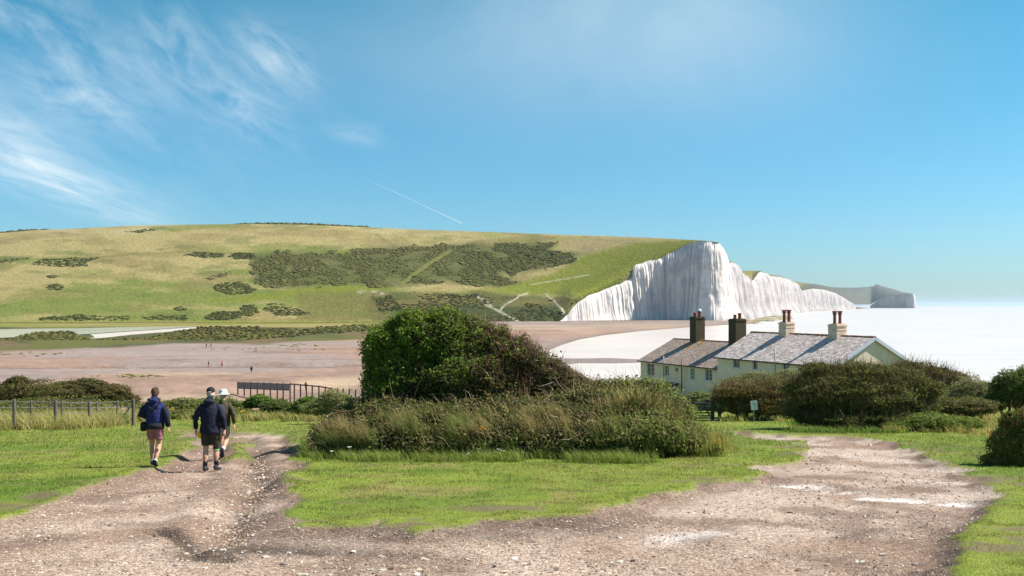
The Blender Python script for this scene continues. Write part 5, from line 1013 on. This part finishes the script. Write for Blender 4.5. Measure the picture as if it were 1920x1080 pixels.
patch('dark bushes at the foot of the slope, left of the centre pair', [(384, 593), (410, 584), (450, 586), (452, 596), (420, 600), (388, 598)], 260, 10)
patch('leaning dark bush clump at the slope foot, middle one', [(446, 592), (455, 574), (475, 572), (486, 588), (470, 594)], 200, 11)
patch('leaning dark bush clump at the slope foot, right one', [(490, 580), (505, 570), (540, 572), (584, 588), (560, 593), (520, 592)], 320, 12)
patch('row of low bushes along the far left slope foot', [(70, 596), (150, 590), (190, 592), (240, 592), (250, 600), (180, 601), (80, 601)], 220, 13)
patch('few round bushes at the slope foot above the lagoon end', [(268, 595), (300, 590), (352, 592), (350, 600), (280, 601)], 130, 14)
patch('lone bush on the lower slope above the lagoon end', [(322, 578), (340, 573), (352, 580), (340, 586)], 50, 15)
wd = np.random.default_rng(16)
def woods(label, pts, Y, n):
    px = wd.uniform(pts[0][0], pts[-1][0], n); row = np.interp(px, [q[0] for q in pts], [q[1] for q in pts]) + wd.uniform(0, 3, n); p = np.stack([P(a, b, Y + wd.uniform(0, 40)) for a, b in zip(px, row)]); mb = MB(); blobs(mb, p, wd.uniform(2, 4, n), pick([(.034, .042, .018), (.045, .050, .023)], n, wd), wd, .8); tag(mb.build('far_wood', M['scrub'], smooth=True), label, 'wood', kind='stuff')
woods('dark strip of far woodland on the skyline above the slope', [(440, 421), (520, 419), (580, 420.5), (640, 424), (690, 426.5)], 1560, 420)
woods('dark strip of far woodland at the left end of the skyline', [(-60, 441), (0, 437.5), (40, 432.5), (90, 431)], 1600, 220)
g = np.random.default_rng(17)
def marsh(label, polys, n):
    P_, R_ = [], []
    for q, m in zip(polys, n): a, b = in_poly(q, m, g, 5); P_.append(a); R_.append(b)
    px, row = np.concatenate(P_), np.concatenate(R_); Y = 15.9 * F / (row - HY); p = np.stack([(px - CX) / F * Y, Y, .7 + 0 * Y], 1)
    mb = MB(); blobs(mb, p, g.uniform(.4, 1.5, len(p)), pick([(.034, .040, .013), (.046, .050, .017), (.058, .056, .021), (.028, .031, .011)], len(p), g), g, .6); tag(mb.build('marsh_scrub', M['scrub'], smooth=True), label, 'scrub', kind='stuff')
marsh('dark low scrub across the marsh around the lagoon', [[(-60, 640), (20, 632), (70, 622), (130, 619), (150, 630), (190, 640), (110, 650), (20, 660), (-60, 664)], [(150, 636), (280, 632), (330, 620), (380, 611), (470, 612), (560, 615), (700, 606), (720, 618), (600, 624), (500, 632), (430, 640), (300, 646), (200, 652), (100, 654), (120, 642)], [(-60, 676), (40, 674), (40, 680), (-60, 681)]], [3200, 6500, 160])
px = np.concatenate([g.normal(250, 26, 40), g.normal(560, 25, 24), g.normal(60, 40, 30), g.normal(520, 60, 20)]); row = np.concatenate([g.normal(700, 1.4, 40), g.normal(649, 1.2, 24), g.normal(665, 2, 30), g.normal(656, 2, 20)]); Y = 15.5 * F / (row - HY)
mb = MB(); blobs(mb, np.stack([(px - CX) / F * Y, Y, [float(BV['p'][np.argmin((BV['p'][:, 0] - a) ** 2 + (BV['p'][:, 1] - b) ** 2), 2]) for a, b in zip((px - CX) / F * Y, Y)]], 1), g.uniform(.25, .8, len(px)), pick([(.07, .085, .03), (.10, .10, .04), (.06, .05, .03)], len(px), g), g, .35); tag(mb.build('shingle_plants', M['scrub'], smooth=True), 'low tufts of plants scattered on the shingle', 'plants', kind='stuff')
mb = MB(); V, f = ICO[2]; mb.add(V * (1 + .2 * (fbm(V[:, 0] * 2, V[:, 2] * 2, 3, 2) - .5))[:, None] * [1.8, 1.2, .9], f); bx, by = pz0(1137, 613, .6)
tag(mb.build('beach_boulder', mat('dark_boulder', (.12, .11, .11), rough=.9), loc=(bx, by, .9)), 'single dark boulder on the beach under the chalk cliff', 'boulder')
# reef of dark rock shelves at the foot of the far cliffs
g = np.random.default_rng(18); mb = MB(); n = 260; px = g.uniform(1385, 1480, n); row = np.interp(px, [1385, 1420, 1480], [604, 599, 594]) + g.normal(size=n) * 2.4; Y = 16.9 * F / (row - HY); p = np.stack([(px - CX) / F * Y, Y, 0 * Y + .1], 1)
blobs(mb, p, g.uniform(2, 6, n), pick([(.12, .125, .10), (.20, .19, .16), (.09, .10, .07)], n, g), g, .12); tag(mb.build('rock_reef', M['scrub']), 'low weedy rock ledges awash below the far cliffs', 'rocks', kind='stuff')
# lighthouse on the headland, contrails
lp = P(1643, 535.2, 6950); lh = empty('lighthouse', lp); tag(lh, 'tiny squat lighthouse on the crest of the farthest headland', 'lighthouse'); lm = mat('lighthouse_stone', (.5, .48, .45))
MB().tube([(0, 0, -6), (0, 0, 10), (0, 0, 11), (0, 0, 14)], [6, 5, 6, 4], 12).build('tower', lm, lh); MB().box((14, 0, 0), (18, 12, 10)).build('house', lm, lh)
ctm = mat('ice_cloud', (.9, .9, .9), rough=1, var=.05)
def contrail(label, a, b, Y, r0, r1):
    p0, p1 = P(*a, Y), P(*b, Y * .97); q = np.linspace(0, 1, 12)[:, None]; pts = p0 + (p1 - p0) * q; pts[:, 2] += (q[:, 0] - q[:, 0] ** 2) * 90
    tag(MB().tube(pts, np.linspace(r0, r1, 12), 8).build('contrail', ctm, smooth=True), label, 'contrail')
contrail('long thin white contrail slanting down above the hill', (690, 338), (866, 419), 60000, 1.5, 9); contrail('short white contrail inside the cirrus at far left', (36, 352), (54, 346), 60000, 4, 9)

# ------------------------------------------------------------------ sea haze
hm = bpy.data.materials.new('haze'); hm.use_nodes = True; hm.node_tree.nodes.clear(); N = hm.node_tree.nodes; vol = N.new('ShaderNodeVolumePrincipled'); out = N.new('ShaderNodeOutputMaterial'); hm.node_tree.links.new(vol.outputs[0], out.inputs['Volume'])
vol.inputs['Density'].default_value = .000032; vol.inputs['Color'].default_value = (.70, .87, 1.0, 1); vol.inputs['Anisotropy'].default_value = .2
mb = MB(); mb.box((0, 34000, 84), (95000, 75000, 176)); hz = mb.build('haze', hm); tag(hz, 'thin pale sea haze', kind='stuff')
